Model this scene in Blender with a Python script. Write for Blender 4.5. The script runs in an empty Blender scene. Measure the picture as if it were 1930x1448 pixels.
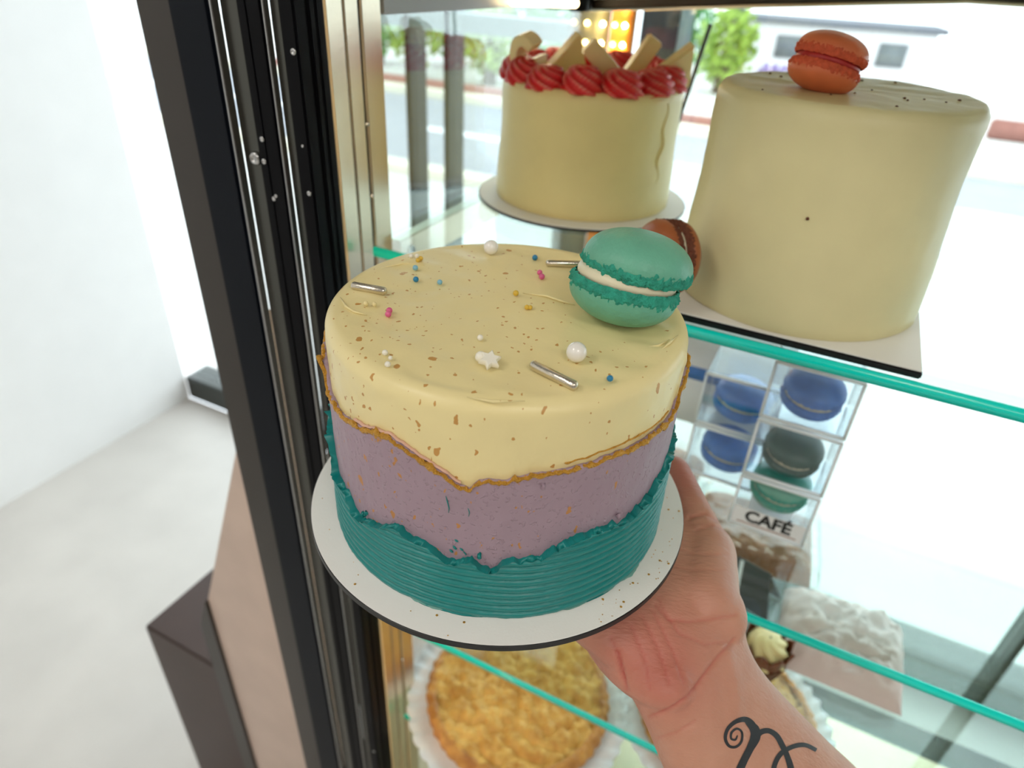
import bpy, bmesh, math, random
import numpy as np
from mathutils import Vector, Matrix, noise, Euler
from mathutils.bvhtree import BVHTree
random.seed(7); rng = np.random.default_rng(7)
SC = bpy.context.scene; COL = SC.collection
PI = math.pi; R = math.radians
EYE = 1.40                                   # eye height above the floor (m)
ANG = R(-25)                                 # heading of the display case
EU = Vector((math.cos(ANG), math.sin(ANG), 0)); SV = Vector((-math.sin(ANG), math.cos(ANG), 0))

# ------------------------------------------------------------------ camera
FPX = 1250.0
pit, rol = R(32.5), R(3.3)
fwd = Vector((0, math.cos(pit), -math.sin(pit))); rt = Vector((1, 0, 0)); upv = rt.cross(fwd)
cr = rt*math.cos(rol) + upv*math.sin(rol); cu = -rt*math.sin(rol) + upv*math.cos(rol)
cam = bpy.data.cameras.new('camera'); camo = bpy.data.objects.new('camera', cam); COL.objects.link(camo)
camo.matrix_world = Matrix(((cr.x, cu.x, -fwd.x, 0), (cr.y, cu.y, -fwd.y, 0), (cr.z, cu.z, -fwd.z, EYE), (0, 0, 0, 1)))
cam.sensor_width = 36; cam.lens = FPX/1930*36; cam.clip_start = 0.01; cam.clip_end = 200
cam.dof.use_dof = True; cam.dof.focus_distance = 0.265; cam.dof.aperture_fstop = cam.lens/2.7
SC.camera = camo

# ------------------------------------------------------------------ world, lights, exposure
w = bpy.data.worlds.new('world'); SC.world = w; w.use_nodes = True
nt = w.node_tree; bg = nt.nodes['Background']
bg.inputs[0].default_value = (0.86, 0.94, 1.0, 1); bg.inputs[1].default_value = 2.7
SC.view_settings.view_transform = 'Standard'; SC.view_settings.look = 'None'
SC.view_settings.exposure = 0.46; SC.view_settings.gamma = 1.0; SC.view_settings.use_curve_mapping = False
SC.cycles.max_bounces = 10; SC.cycles.transparent_max_bounces = 24; SC.cycles.sample_clamp_indirect = 6
ROOM_FILL = 7.5
def area(name, loc, sx, sy, power, col=(1, 1, 1), rot=(0, 0, 0)):
    l = bpy.data.lights.new(name, 'AREA'); l.shape = 'RECTANGLE'; l.size = sx; l.size_y = sy; l.energy = power; l.color = col
    o = bpy.data.objects.new(name, l); COL.objects.link(o); o.location = loc; o.rotation_euler = rot; return o

# ------------------------------------------------------------------ helpers
def tag(o, label=None, cat=None, group=None, kind=None):
    if label: o['label'] = label
    if cat: o['category'] = cat
    if group: o['group'] = group
    if kind: o['kind'] = kind
    return o
def thing(name, label, cat, loc=(0, 0, 0), rz=0, group=None):
    o = bpy.data.objects.new(name, None); COL.objects.link(o); o.empty_display_size = .01
    o.location = loc; o.rotation_euler = (0, 0, rz); return tag(o, label, cat, group)
class MB:
    def __init__(s): s.v = []; s.f = []; s.c = []
    def add(s, vs, fs):
        n = len(s.v); s.v += [tuple(v) for v in vs]; s.f += [tuple(i+n for i in f) for f in fs]; return s
    def box(s, x0, x1, y0, y1, z0, z1, b=0.0):
        if b <= 0:
            v = [(x, y, z) for z in (z0, z1) for y in (y0, y1) for x in (x0, x1)]
            return s.add(v, [(0, 2, 3, 1), (4, 5, 7, 6), (0, 1, 5, 4), (2, 6, 7, 3), (0, 4, 6, 2), (1, 3, 7, 5)])
        bm = bmesh.new(); bmesh.ops.create_cube(bm, size=1)
        bmesh.ops.scale(bm, vec=(x1-x0, y1-y0, z1-z0), verts=bm.verts)
        bmesh.ops.translate(bm, vec=((x0+x1)/2, (y0+y1)/2, (z0+z1)/2), verts=bm.verts)
        bmesh.ops.bevel(bm, geom=bm.edges[:], offset=b, segments=2, affect='EDGES')
        return s.bm(bm)
    def bm(s, bm):
        bm.verts.index_update()
        s.add([v.co[:] for v in bm.verts], [[v.index for v in f.verts] for f in bm.faces]); bm.free(); return s
    def lathe(s, prof, n=48, fr=None, cap=True):
        vs = []; fs = []; m = len(prof)
        for i in range(n):
            a = 2*PI*i/n
            for (r, z) in prof:
                k = fr(a, r, z) if fr else (r, z)
                vs.append((k[0]*math.cos(a), k[0]*math.sin(a), k[1]))
        for i in range(n):
            j = (i+1) % n
            for q in range(m-1): fs.append((i*m+q, j*m+q, j*m+q+1, i*m+q+1))
        if cap:
            fs.append([i*m for i in range(n)][::-1]); fs.append([i*m+m-1 for i in range(n)])
        return s.add(vs, fs)
    def tube(s, pts, rad, n=10, cap=True):
        pts = [Vector(p) for p in pts]; m = len(pts)
        if not hasattr(rad, '__len__'): rad = [rad]*m
        vs = []; fs = []; prev = None
        for i, p in enumerate(pts):
            t = (pts[min(i+1, m-1)]-pts[max(i-1, 0)]).normalized()
            if prev is None:
                a = t.orthogonal().normalized()
            else:
                a = (prev-t*prev.dot(t)).normalized()
            b = t.cross(a); prev = a
            for k in range(n):
                q = 2*PI*k/n; vs.append(p+(a*math.cos(q)+b*math.sin(q))*rad[i])
        for i in range(m-1):
            for k in range(n):
                l = (k+1) % n; fs.append((i*n+k, i*n+l, (i+1)*n+l, (i+1)*n+k))
        if cap: fs.append(list(range(n))[::-1]); fs.append([(m-1)*n+k for k in range(n)])
        return s.add(vs, fs)
    def ball(s, c, r, u=16, v=10, sc=(1, 1, 1)):
        bm = bmesh.new(); bmesh.ops.create_uvsphere(bm, u_segments=u, v_segments=v, radius=r)
        bmesh.ops.scale(bm, vec=sc, verts=bm.verts); bmesh.ops.translate(bm, vec=c, verts=bm.verts); return s.bm(bm)
    def grid(s, P, closed=False):
        P = np.asarray(P); a, b = P.shape[:2]; vs = P.reshape(-1, 3)
        fs = []
        for i in range(a if closed else a-1):
            j = (i+1) % a
            for k in range(b-1): fs.append((i*b+k, j*b+k, j*b+k+1, i*b+k+1))
        return s.add(vs.tolist(), fs)
    def build(s, name, mat, parent=None, smooth=True, loc=None, ang=None):
        me = bpy.data.meshes.new(name); me.from_pydata(s.v, [], s.f); me.update()
        if smooth:
            me.polygons.foreach_set('use_smooth', [True]*len(me.polygons))
            if ang: me.set_sharp_from_angle(angle=R(ang))
        if mat: me.materials.append(mat)
        o = bpy.data.objects.new(name, me); COL.objects.link(o)
        if parent: o.parent = parent
        if loc: o.location = loc
        return o
def cp(o, parent=None, loc=None, rot=None, name=None):
    c = o.copy(); COL.objects.link(c); c.parent = parent
    if loc is not None: c.location = loc
    if rot is not None: c.rotation_euler = rot
    return c
def copy_tree(o, loc, rot=None, label=None):
    c = cp(o, None, loc, rot)
    if label: c['label'] = label
    for ch in list(o.children):
        d = cp(ch, c)
        for g in list(ch.children): cp(g, d)
    return c
def mat(name, col, rough=.5, metal=0, spec=.5, noise_amt=0, nscale=40, bump=0, bscale=200, emit=None, estr=0, coat=0, sss=0, detail=4, trans=0):
    m = bpy.data.materials.new(name); m.use_nodes = True; t = m.node_tree; b = t.nodes['Principled BSDF']
    b.inputs['Base Color'].default_value = (*col, 1); b.inputs['Roughness'].default_value = rough; b.inputs['Metallic'].default_value = metal
    b.inputs['Specular IOR Level'].default_value = spec; b.inputs['Coat Weight'].default_value = coat
    if sss: b.inputs['Subsurface Weight'].default_value = sss; b.inputs['Subsurface Scale'].default_value = .004
    if trans: b.inputs['Transmission Weight'].default_value = trans
    tc = t.nodes.new('ShaderNodeTexCoord')
    if noise_amt:
        n = t.nodes.new('ShaderNodeTexNoise'); n.inputs['Scale'].default_value = nscale; n.inputs['Detail'].default_value = detail
        t.links.new(tc.outputs['Object'], n.inputs['Vector'])
        mx = t.nodes.new('ShaderNodeMix'); mx.data_type = 'RGBA'
        mx.inputs[6].default_value = (*[c*(1-noise_amt) for c in col], 1); mx.inputs[7].default_value = (*[min(1, c*(1+noise_amt)) for c in col], 1)
        t.links.new(n.outputs['Fac'], mx.inputs[0]); t.links.new(mx.outputs[2], b.inputs['Base Color'])
    if bump:
        n2 = t.nodes.new('ShaderNodeTexNoise'); n2.inputs['Scale'].default_value = bscale; n2.inputs['Detail'].default_value = 5
        t.links.new(tc.outputs['Object'], n2.inputs['Vector'])
        bp = t.nodes.new('ShaderNodeBump'); bp.inputs['Strength'].default_value = bump; bp.inputs['Distance'].default_value = .002
        t.links.new(n2.outputs['Fac'], bp.inputs['Height']); t.links.new(bp.outputs[0], b.inputs['Normal'])
    if emit: b.inputs['Emission Color'].default_value = (*emit, 1); b.inputs['Emission Strength'].default_value = estr
    return m
def glass_mat(name, tint=(1, 1, 1), r0=.04, rough=0.0):
    m = bpy.data.materials.new(name); m.use_nodes = True; t = m.node_tree; t.nodes.clear()
    out = t.nodes.new('ShaderNodeOutputMaterial'); mix = t.nodes.new('ShaderNodeMixShader')
    tr = t.nodes.new('ShaderNodeBsdfTransparent'); tr.inputs[0].default_value = (*tint, 1)
    gl = t.nodes.new('ShaderNodeBsdfGlossy'); gl.inputs['Roughness'].default_value = rough
    lw = t.nodes.new('ShaderNodeLayerWeight'); lw.inputs[0].default_value = .5
    p = t.nodes.new('ShaderNodeMath'); p.operation = 'POWER'; p.inputs[1].default_value = 5
    a = t.nodes.new('ShaderNodeMath'); a.operation = 'MULTIPLY_ADD'; a.inputs[1].default_value = 1-r0; a.inputs[2].default_value = r0
    t.links.new(lw.outputs['Facing'], p.inputs[0]); t.links.new(p.outputs[0], a.inputs[0]); t.links.new(a.outputs[0], mix.inputs[0])
    t.links.new(tr.outputs[0], mix.inputs[1]); t.links.new(gl.outputs[0], mix.inputs[2]); t.links.new(mix.outputs[0], out.inputs[0]); return m
def px_ray(x, y): return (fwd + cr*((x-965)/FPX) + cu*((724-y)/FPX))
def at_z(x, y, z):                           # the spot at height z (relative to eye level) seen at photo position x, y
    d = px_ray(x, y); p = d*(z/d.z); return Vector((p.x, p.y, p.z+EYE))
def at_d(x, y, dep):
    d = px_ray(x, y)*dep; return Vector((d.x, d.y, d.z+EYE))
def us(u, s, z=0): return EU*u + SV*s + Vector((0, 0, z+EYE))
def fbm(p, o=3): return noise.fractal(Vector(p), 0.9, 2.0, o)

# ------------------------------------------------------------------ materials
M = {}
M['steel'] = mat('brushed_steel', (.74, .66, .52), .28, 1, noise_amt=.12, nscale=30, bump=.05, bscale=300)
M['greymetal'] = mat('satin_grey_metal', (.30, .30, .29), .45, .6, noise_amt=.08, nscale=20)
M['chrome'] = mat('chrome', (.55, .55, .55), .15, 1)
M['black'] = mat('black_rubber_frame', (.0018, .002, .003), .5, 0, spec=.10)
M['navy'] = mat('dark_navy_frame', (.004, .006, .010), .5, 0, spec=.12)
M['greybrown'] = mat('grey_brown_metal', (.05, .043, .038), .4, .5, noise_amt=.15, nscale=8)
M['darksteel'] = mat('dark_polished_steel', (.10, .10, .09), .25, 1)
M['glass'] = glass_mat('clear_glass', (.97, .99, .985))
M['panel_glass'] = glass_mat('panel_glass', (.92, .96, .95), .15)
M['shelf_glass'] = glass_mat('shelf_glass', (.93, .985, .97))
M['acrylic'] = glass_mat('clear_acrylic', (.97, .985, 1.0), .05)
M['film'] = glass_mat('clear_film', (.95, .95, .95), .1, .08)
M['teal_edge'] = mat('teal_glass_edge', (.0, .82, .71), .15, 0, spec=.6, trans=.0)
M['dim_wall'] = mat('taupe_plaster', (.34, .31, .28), .8, noise_amt=.05, nscale=6)
M['white_wall'] = mat('white_plaster', (.86, .86, .85), .7, noise_amt=.03, nscale=12)
M['ceil'] = mat('ceiling_paint', (.30, .29, .28), .8, noise_amt=.02, nscale=5)
M['floor'] = mat('floor_tile', (.60, .57, .53), .45, noise_amt=.12, nscale=6)
M['board_white'] = mat('white_card', (.80, .79, .76), .5, noise_amt=.02, nscale=80, bump=.05, bscale=900)
M['board_black'] = mat('black_card_edge', (.006, .006, .007), .45, noise_amt=.3, nscale=500)
M['gold'] = mat('gold_paint', (.82, .40, .06), .36, .5, noise_amt=.35, nscale=900, bump=1.0, bscale=1500)
M['silver'] = mat('silver_rod', (.68, .62, .52), .22, 1, noise_amt=.1, nscale=300, bump=.08, bscale=900)
M['pearl'] = mat('white_pearl', (.90, .87, .82), .22, 0, spec=.6, coat=.5)
M['sugar_white'] = mat('white_sugar', (.90, .87, .76), .45)
for k, c in dict(blue=(.02, .22, .42), light_blue=(.22, .48, .62), pink=(.72, .12, .28), yellow=(.72, .46, .05)).items():
    M['ball_'+k] = mat('sugar_'+k, c, .35, noise_amt=.1, nscale=900)
M['teal'] = mat('teal_buttercream', (.0, .215, .205), .36, 0, spec=.5, noise_amt=.12, nscale=90, bump=.12, bscale=400)
M['ridge'] = mat('macaron_feet', (.03, .37, .26), .75, noise_amt=.45, nscale=300, bump=.8, bscale=900)
M['filling'] = mat('cream_filling', (.78, .72, .52), .4)
M['mac_mint'] = mat('mint_macaron_shell', (.14, .43, .30), .42, noise_amt=.16, nscale=120, bump=.22, bscale=500)
M['mac_brown'] = mat('brown_macaron_shell', (.30, .085, .025), .4, noise_amt=.12, nscale=120, bump=.1, bscale=500)
M['mac_brown_feet'] = mat('brown_macaron_feet', (.12, .03, .01), .75, noise_amt=.4, nscale=400, bump=.6, bscale=900)
M['mac_coral'] = mat('coral_macaron_shell', (.80, .20, .08), .4, noise_amt=.1, nscale=120, bump=.1)
M['mac_coral_feet'] = mat('coral_macaron_feet', (.72, .12, .05), .75, noise_amt=.3, nscale=400, bump=.6)
M['red_filling'] = mat('red_filling', (.5, .02, .02), .35)
M['mac_dark'] = mat('dark_teal_macaron_shell', (.02, .08, .065), .4, noise_amt=.2, nscale=120)
M['mac_blue'] = mat('blue_macaron_shell', (.06, .20, .58), .4, noise_amt=.35, nscale=90)
M['choc_white'] = mat('white_chocolate', (.92, .78, .42), .35, noise_amt=.06, nscale=80, sss=.2)
M['paper'] = mat('white_paper', (.84, .84, .86), .7, noise_amt=.04, nscale=60, bump=.2, bscale=150)
M['ink'] = mat('black_ink', (.012, .012, .012), .6)
M['ink_brown'] = mat('brown_ink', (.35, .2, .14), .6)
M['tattoo'] = mat('tattoo_ink', (.022, .026, .032), .55, noise_amt=.3, nscale=300)

# frosting with gold flecks
def frosting(name, col, rough, fleck=True, lam=1.0, bumpk=.08, pits=False, streak=None, xm=3.0, kp=0.0):
    m = mat(name, col, rough, 0, spec=.45, noise_amt=.05, nscale=50, bump=bumpk, bscale=160)
    t = m.node_tree; b = t.nodes['Principled BSDF']
    tc = next(n for n in t.nodes if n.type == 'TEX_COORD')
    base = b.inputs['Base Color'].links[0].from_socket
    def math_n(op, a, v=None):
        q = t.nodes.new('ShaderNodeMath'); q.operation = op
        for i, x in enumerate((a, v)):
            if x is None: continue
            if isinstance(x, (int, float)): q.inputs[i].default_value = x
            else: t.links.new(x, q.inputs[i])
        return q.outputs[0]
    if fleck:
        sep = t.nodes.new('ShaderNodeSeparateXYZ'); t.links.new(tc.outputs['Object'], sep.inputs[0])
        dist = t.nodes.new('ShaderNodeTexNoise'); dist.inputs['Scale'].default_value = 260
        t.links.new(tc.outputs['Object'], dist.inputs['Vector'])
        add = t.nodes.new('ShaderNodeVectorMath'); add.operation = 'MULTIPLY_ADD'; add.inputs[1].default_value = (.004, .004, .004)
        t.links.new(dist.outputs['Color'], add.inputs[0])
        mp = t.nodes.new('ShaderNodeMapping'); mp.inputs['Scale'].default_value = (1, 1, .55); t.links.new(tc.outputs['Object'], mp.inputs[0]); t.links.new(mp.outputs[0], add.inputs[2])
        total = None
        for sc_, thr, keep in ((170, .16, .84), (420, .22, .79)):
            vo = t.nodes.new('ShaderNodeTexVoronoi'); vo.inputs['Scale'].default_value = sc_; t.links.new(add.outputs[0], vo.inputs['Vector'])
            sc2 = t.nodes.new('ShaderNodeSeparateColor'); t.links.new(vo.outputs['Color'], sc2.inputs[0])
            # more spatter on the left and front of the cake than on the right and back
            dens = math_n('MULTIPLY_ADD', sep.outputs['X']); dens.node.inputs[1].default_value = xm; dens.node.inputs[2].default_value = keep+kp
            dens = math_n('ADD', dens, math_n('MULTIPLY', sep.outputs['Y'], 1.6))
            k = math_n('GREATER_THAN', sc2.outputs[0], dens)
            sz = math_n('MULTIPLY', sc2.outputs[1], thr*1.5)
            f = math_n('MULTIPLY', math_n('LESS_THAN', vo.outputs['Distance'], sz), k)
            total = f if total is None else math_n('MAXIMUM', total, f)
        mx = t.nodes.new('ShaderNodeMix'); mx.data_type = 'RGBA'; mx.inputs[7].default_value = (.52, .22, .025, 1)
        t.links.new(math_n('MULTIPLY', total, .85), mx.inputs[0]); t.links.new(base, mx.inputs[6]); t.links.new(mx.outputs[2], b.inputs['Base Color'])
    if pits:
        bp = t.nodes.new('ShaderNodeBump'); bp.inputs['Strength'].default_value = .42; bp.inputs['Distance'].default_value = .0009
        vo = t.nodes.new('ShaderNodeTexNoise'); vo.inputs['Scale'].default_value = 520; vo.inputs['Detail'].default_value = 1
        t.links.new(tc.outputs['Object'], vo.inputs['Vector'])
        rp = t.nodes.new('ShaderNodeValToRGB'); rp.color_ramp.elements[0].position = .60; rp.color_ramp.elements[1].position = .70
        t.links.new(vo.outputs['Fac'], rp.inputs[0]); t.links.new(rp.outputs[0], bp.inputs['Height'])
        old = b.inputs['Normal'].links[0].from_socket; t.links.new(old, bp.inputs['Normal']); t.links.new(bp.outputs[0], b.inputs['Normal'])
    return m
M['cream'] = frosting('cream_frosting', (.86, .735, .375), .36, bumpk=.10)
M['purple'] = frosting('lilac_frosting', (.365, .262, .32), .5, pits=True, bumpk=.12, xm=4.0, kp=.07)
M['cream2'] = frosting('pale_yellow_frosting', (.80, .68, .33), .42, fleck=False, bumpk=.05)
M['cream3'] = frosting('ivory_frosting', (.72, .66, .37), .4, fleck=False, bumpk=.05)

# ------------------------------------------------------------------ room shell
def struct(name, mb, m, smooth=False):
    return tag(mb.build(name, m, None, smooth), kind='structure')
def place(o): o.location = (0, 0, EYE); o.rotation_euler = (0, 0, ANG); return o   # local frame: x along case front, y into the case
U0, U1, S0, S1 = -1.9, 3.2, -3.0, 1.30
FZ = -EYE; CZ = 1.25
place(struct('floor', MB().box(U0, U1, S0, S1, FZ-.1, FZ), M['floor']))
place(struct('ceiling', MB().box(U0, U1, S0, S1, CZ, CZ+.1), M['ceil']))
place(struct('wall_left', MB().box(U0-.1, U0, S0, S1, FZ, CZ), M['white_wall']))
place(struct('wall_right', MB().box(U1, U1+.1, S0, S1, FZ, CZ), M['dim_wall']))
place(struct('wall_back', MB().box(U0, U1, S0-.1, S0, FZ, CZ), M['dim_wall']))
# storefront window on the far side of the case
win = place(tag(bpy.data.objects.new('window_1', None), kind='structure')); COL.objects.link(win)
M['mullion'] = mat('dark_mullion', (.05, .055, .05), .4, .3)
edges = [U0, -.905, -.807, .62, 1.9, U1]
for i in range(len(edges)-1):
    MB().box(edges[i]+.01, edges[i+1]-.01, S1+.04, S1+.046, FZ+.09, CZ-.06).build('window_pane', M['glass'], win, False)
for u in edges[1:-1]:
    MB().box(u-.006, u+.006, S1+.01, S1+.08, FZ+.08, CZ-.05, .002).build('mullion', M['mullion'], win, True, ang=30)
MB().box(U0, U1, S1, S1+.1, FZ, FZ+.09, .004).build('window_sill', M['mullion'], win, True, ang=30)
MB().box(U0, U1, S1, S1+.1, CZ-.06, CZ, .004).build('window_head', M['mullion'], win, True, ang=30)
M['transom'] = mat('grey_green_transom', (.30, .42, .42), .5)
MB().box(-1.2, -.52, S1+.012, S1+.075, -.128, -.094, .003).build('window_transom', M['transom'], win, True, ang=30)

for i, (u, s) in enumerate(((-.9, -.9), (.9, -.9), (2.3, -.9), (-.9, -2.2), (.9, -2.2), (2.3, -2.2))):  # unseen lamps added as fill for the room side of the cakes
    l = thing('ceiling_light', 'square white ceiling panel lamp, %s of the %s' % (('left one', 'middle one', 'right one')[i % 3], ('row nearer the window', 'row farther from the window')[i//3]), 'lamp', us(u, s, CZ-.02), ANG, 'ceiling panel lamps')
    MB().box(-.33, .33, -.33, .33, 0, .02, .004).build('lamp_frame', M['white_wall'], l)
    a = area('lamp_light', (0, 0, -.006), .6, .6, ROOM_FILL, (1, .94, .86)); a.parent = l

# ------------------------------------------------------------------ outside
M['pavement'] = mat('pale_pavement', (.62, .60, .57), .8, noise_amt=.08, nscale=3)
M['road'] = mat('asphalt', (.33, .34, .37), .8, noise_amt=.12, nscale=4)
M['kerb'] = mat('kerb_stone', (.72, .68, .56), .8, noise_amt=.06, nscale=6)
M['brick'] = mat('red_brick', (.36, .15, .12), .8, noise_amt=.2, nscale=12)
M['leaf1'] = mat('green_foliage', (.10, .30, .06), .6, noise_amt=.5, nscale=5)
M['leaf2'] = mat('yellow_green_foliage', (.28, .42, .05), .6, noise_amt=.4, nscale=5)
M['bark'] = mat('bark', (.12, .08, .05), .9, noise_amt=.3, nscale=20)
FO = FZ
place(struct('ground_1', MB().box(-22, 24, S1+.1, 4.2, FO-.1, FO), M['pavement']))
place(struct('trim_1', MB().box(-22, 24, 4.2, 4.4, FO-.1, FO+.06, .02), M['kerb']))
place(struct('road_1', MB().box(-22, 24, 4.4, 7.2, FO-.1, FO-.03), M['road']))
place(struct('trim_2', MB().box(-22, 24, 7.2, 7.4, FO-.1, FO+.06, .02), M['kerb']))
place(struct('ground_2', MB().box(-22, 24, 7.4, 13.5, FO-.1, FO), M['pavement']))
for k in range(6):
    st = place(struct('road_marking_%d' % (k+1), MB().box(-9+2.6*k, -7.4+2.6*k, 5.7, 5.85, FO-.03, FO-.024), M['paper']))
def polar(az, d, z=FO): return Vector((d*math.sin(R(az)), d*math.cos(R(az)), z+EYE))
def tree(loc, h, rad, m, label, seed):
    t = thing('tree', label, 'tree', loc)
    MB().tube([(0, 0, 0), (.03, 0, h*.3), (0, .04, h*.6), (.02, 0, h*.85)], [.09, .07, .05, .02], 8).build('trunk', M['bark'], t)
    mb = MB(); rr = random.Random(seed)
    for k in range(620):
        a = rr.uniform(0, 2*PI); el = math.asin(rr.uniform(-1, 1)); q = rad*rr.uniform(.45, 1.05)
        c = Vector((q*math.cos(el)*math.cos(a), q*math.cos(el)*math.sin(a), h*.55+q*math.sin(el)*h*.45/rad))
        if c.z < .03: continue
        n = Vector((rr.gauss(0, 1), rr.gauss(0, 1), rr.gauss(0, 1))).normalized(); x = n.orthogonal().normalized(); y = n.cross(x)
        sz = rad*rr.uniform(.12, .22)
        mb.add([c-x*sz, c-y*sz*.5+n*sz*.15, c+x*sz, c+y*sz*.5+n*sz*.15], [(0, 1, 2, 3)])
    tag(mb.build('foliage', m, t, False), kind='stuff')
for i_, (az_, d_, h_, r_, m_, lb_) in enumerate(((-11.8, 11.2, 1.2, .40, 'leaf1', 'small green tree outside, leftmost beyond the road'), (-8.9, 9.9, 1.4, .40, 'leaf2', 'pale green tree outside, second from the left'),
 (-6.0, 11.2, 1.0, .38, 'leaf1', 'low green bush outside, third from the left'), (-3.2, 9.6, 1.0, .38, 'leaf2', 'yellow-green bush tree outside, left of the deep green one'),
 (-.4, 10.8, 1.5, .42, 'leaf1', 'deep green tree outside, just left of the lit bulb column'), (2.7, 9.6, 1.5, .42, 'leaf1', 'green tree outside directly behind the lit bulb column'),
 (11.9, 11.6, 1.3, .36, 'leaf1', 'slim green tree outside left of the tilted metal strut'), (14.6, 10.3, 1.05, .40, 'leaf2', 'round bright green tree outside above the ivory cake'))):
    tree(polar(az_, d_), h_, r_, M[m_], lb_, i_+1)
M['house'] = mat('pale_house_wall', (.74, .72, .74), .8, noise_amt=.05)
M['housegrey'] = mat('slate_grey', (.16, .17, .2), .7)
b = thing('building', 'pale low building across the road with a grey flat roof and chimney', 'building', polar(20.5, 12.6), R(-19))
MB().box(-1.5, 1.7, 0, 1.0, 0, .78).build('wall', M['house'], b, False)
MB().box(-1.62, 1.82, -.1, 1.1, .78, .86, .02).build('roof', M['housegrey'], b)
MB().box(-1.35, -1.15, .3, .5, .86, 1.15, .01).build('chimney', M['housegrey'], b)
for k in range(4):
    wd = MB().box(-1.3+.75*k, -.9+.75*k, -.03, .02, .3, .62, .01).build('window', M['housegrey'], b)
    MB().box(-1.27+.75*k, -.93+.75*k, -.036, -.031, .33, .59).build('pane', M['glass'], wd, False)
wl = place(tag(MB().box(-7.5, .9, 7.42, 7.52, FO, FO+.13, .02).build('garden_wall', M['brick']), 'low red brick wall across the road under the left trees', 'wall'))
wl = place(tag(MB().box(1.3, 3.0, 9.2, 9.35, FO, FO+.20, .02).build('garden_wall', M['brick']), 'low red brick wall across the road below the round bright tree', 'wall'))
M['violet'] = mat('violet_flowers', (.30, .22, .46), .7, noise_amt=.6, nscale=14)
pt = thing('planter', 'grey planter box filled with violet flowers across the road', 'planter', polar(19.8, 10.6), R(-18))  # violet box added where a parked car would be
MB().box(-.55, .55, -.15, .15, 0, .22, .015).build('planter_box', M['housegrey'], pt)
mb = MB()
for k in range(160):
    c_ = Vector((random.uniform(-.53, .53), random.uniform(-.15, .15), random.uniform(.2, .36))); mb.ball(c_, .035, 6, 4)
tag(mb.build('flowers', M['violet'], pt), kind='stuff')

# bulb column beside the window
bc = polar(5.0, 1.16, 0); bc.z = 0
sign = thing('bulb_column', 'orange and white corner column studded with glowing round bulbs by the window', 'light', bc, R(-8))
M['amber'] = mat('amber_panel', (.70, .27, .03), .5, noise_amt=.1); M['palegrey'] = mat('grey_green_panel', (.16, .20, .18), .5)
MB().box(.018, .056, 0, .03, 0, 1.72, .002).build('side_panel', M['amber'], sign)
MB().box(-.045, .0165, .004, .026, 0, 1.72, .002).build('front_panel', M['palegrey'], sign)
M['bulb'] = mat('lit_bulb', (1, .8, .45), .3, emit=(1, .62, .2), estr=60)
M['bulb_dim'] = mat('soft_lit_bulb', (1, .75, .4), .3, emit=(1, .56, .16), estr=24)
M['bulb_dimmer'] = mat('faint_lit_bulb', (1, .75, .4), .3, emit=(1, .56, .16), estr=11)
protos = {}
for key, rad in (('bulb', .0036), ('bulb_dim', .0034), ('bulb_dimmer', .0032)):
    mb = MB().ball((0, 0, 0), rad, 12, 8); protos[key] = mb
first = {}
for r in range(13):
    z = EYE - .048 - .0265*r
    for x, key in ((.0245, 'bulb_dim'), (.0395, 'bulb'), (.006, 'bulb'), (-.018, 'bulb_dim'), (-.038, 'bulb_dimmer')):  # the two faint left columns are modelled copies of the bulbs' glass reflections
        y = -.0045 if x > .017 else -.001
        if key not in first: first[key] = protos[key].build('bulb', M[key], sign); first[key].location = (x, y, z)
        else: cp(first[key], sign, (x, y, z))
M['pillar'] = mat('slate_blue_pillar', (.075, .10, .125), .5, noise_amt=.1); M['skyblue'] = mat('pale_blue_frame', (.42, .68, .80), .4)
pl = struct('trim_3', MB().box(-.032, .032, -.02, .02, 0, EYE+1.2, .002), M['pillar'], True); q = polar(9.6, 1.30, 0); pl.location = (q.x, q.y, 0); pl.rotation_euler = (0, 0, R(-10))
pl = struct('trim_4', MB().box(-.012, .012, -.02, .02, 0, EYE+1.2, .002), M['skyblue'], True); q = polar(11.4, 1.30, 0); pl.location = (q.x, q.y, 0); pl.rotation_euler = (0, 0, R(-10))

# ------------------------------------------------------------------ display case
case = place(thing('display_case', 'black framed glass bakery display case with steel inner posts', 'display case'))
UL, UR, SF, SB = -.306, .95, .372, .775
ZS = [-.1815, -.3965, -.607, -.780]; TH = .0075
ZB, ZT = -.98, .03
# base and top
MB().box(UL-.094, UR+.1, SF-.075, SB+.06, FZ+.0, ZB, .004).build('base_cabinet', M['navy'], case, True, ang=30)
M['deck'] = mat('warm_steel_deck', (.62, .52, .36), .3, .8, noise_amt=.1)
MB().box(UL-.01, UR, SF-.05, SB, ZB, ZB+.008).build('deck', M['deck'], case, False)
MB().box(UL-.094, UR+.1, SF-.075, SB+.06, ZT, ZT+.12, .004).build('canopy', M['steel'], case, True, ang=30)
hz = lambda u: -.0415+.030*min(1, (u-UL)/.36)
hv = [(u, y, z) for u in (UL, UL+.36, UR) for y, z in ((SB-.012, hz(u)), (SB-.012, ZT), (SB+.006, ZT), (SB+.006, hz(u)))]
MB().add(hv, [(0, 1, 2, 3), (11, 10, 9, 8)]+[(k*4+q, k*4+(q+1) % 4, k*4+4+(q+1) % 4, k*4+4+q) for k in (0, 1) for q in range(4)]).build('rear_header', M['greybrown'], case, False)
MB().tube([(UL+.01, SB-.0135, hz(UL)+.012), (UL+.36, SB-.0135, -.0005), (UR, SB-.0135, -.0005)], .0016, 8).build('header_bead', M['steel'], case)
MB().tube([(UL+.01, SB-.0135, hz(UL)+.001), (UL+.36, SB-.0135, hz(UR)+.001), (UR, SB-.0135, hz(UR)+.001)], .0016, 8).build('header_trim', M['steel'], case)
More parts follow.
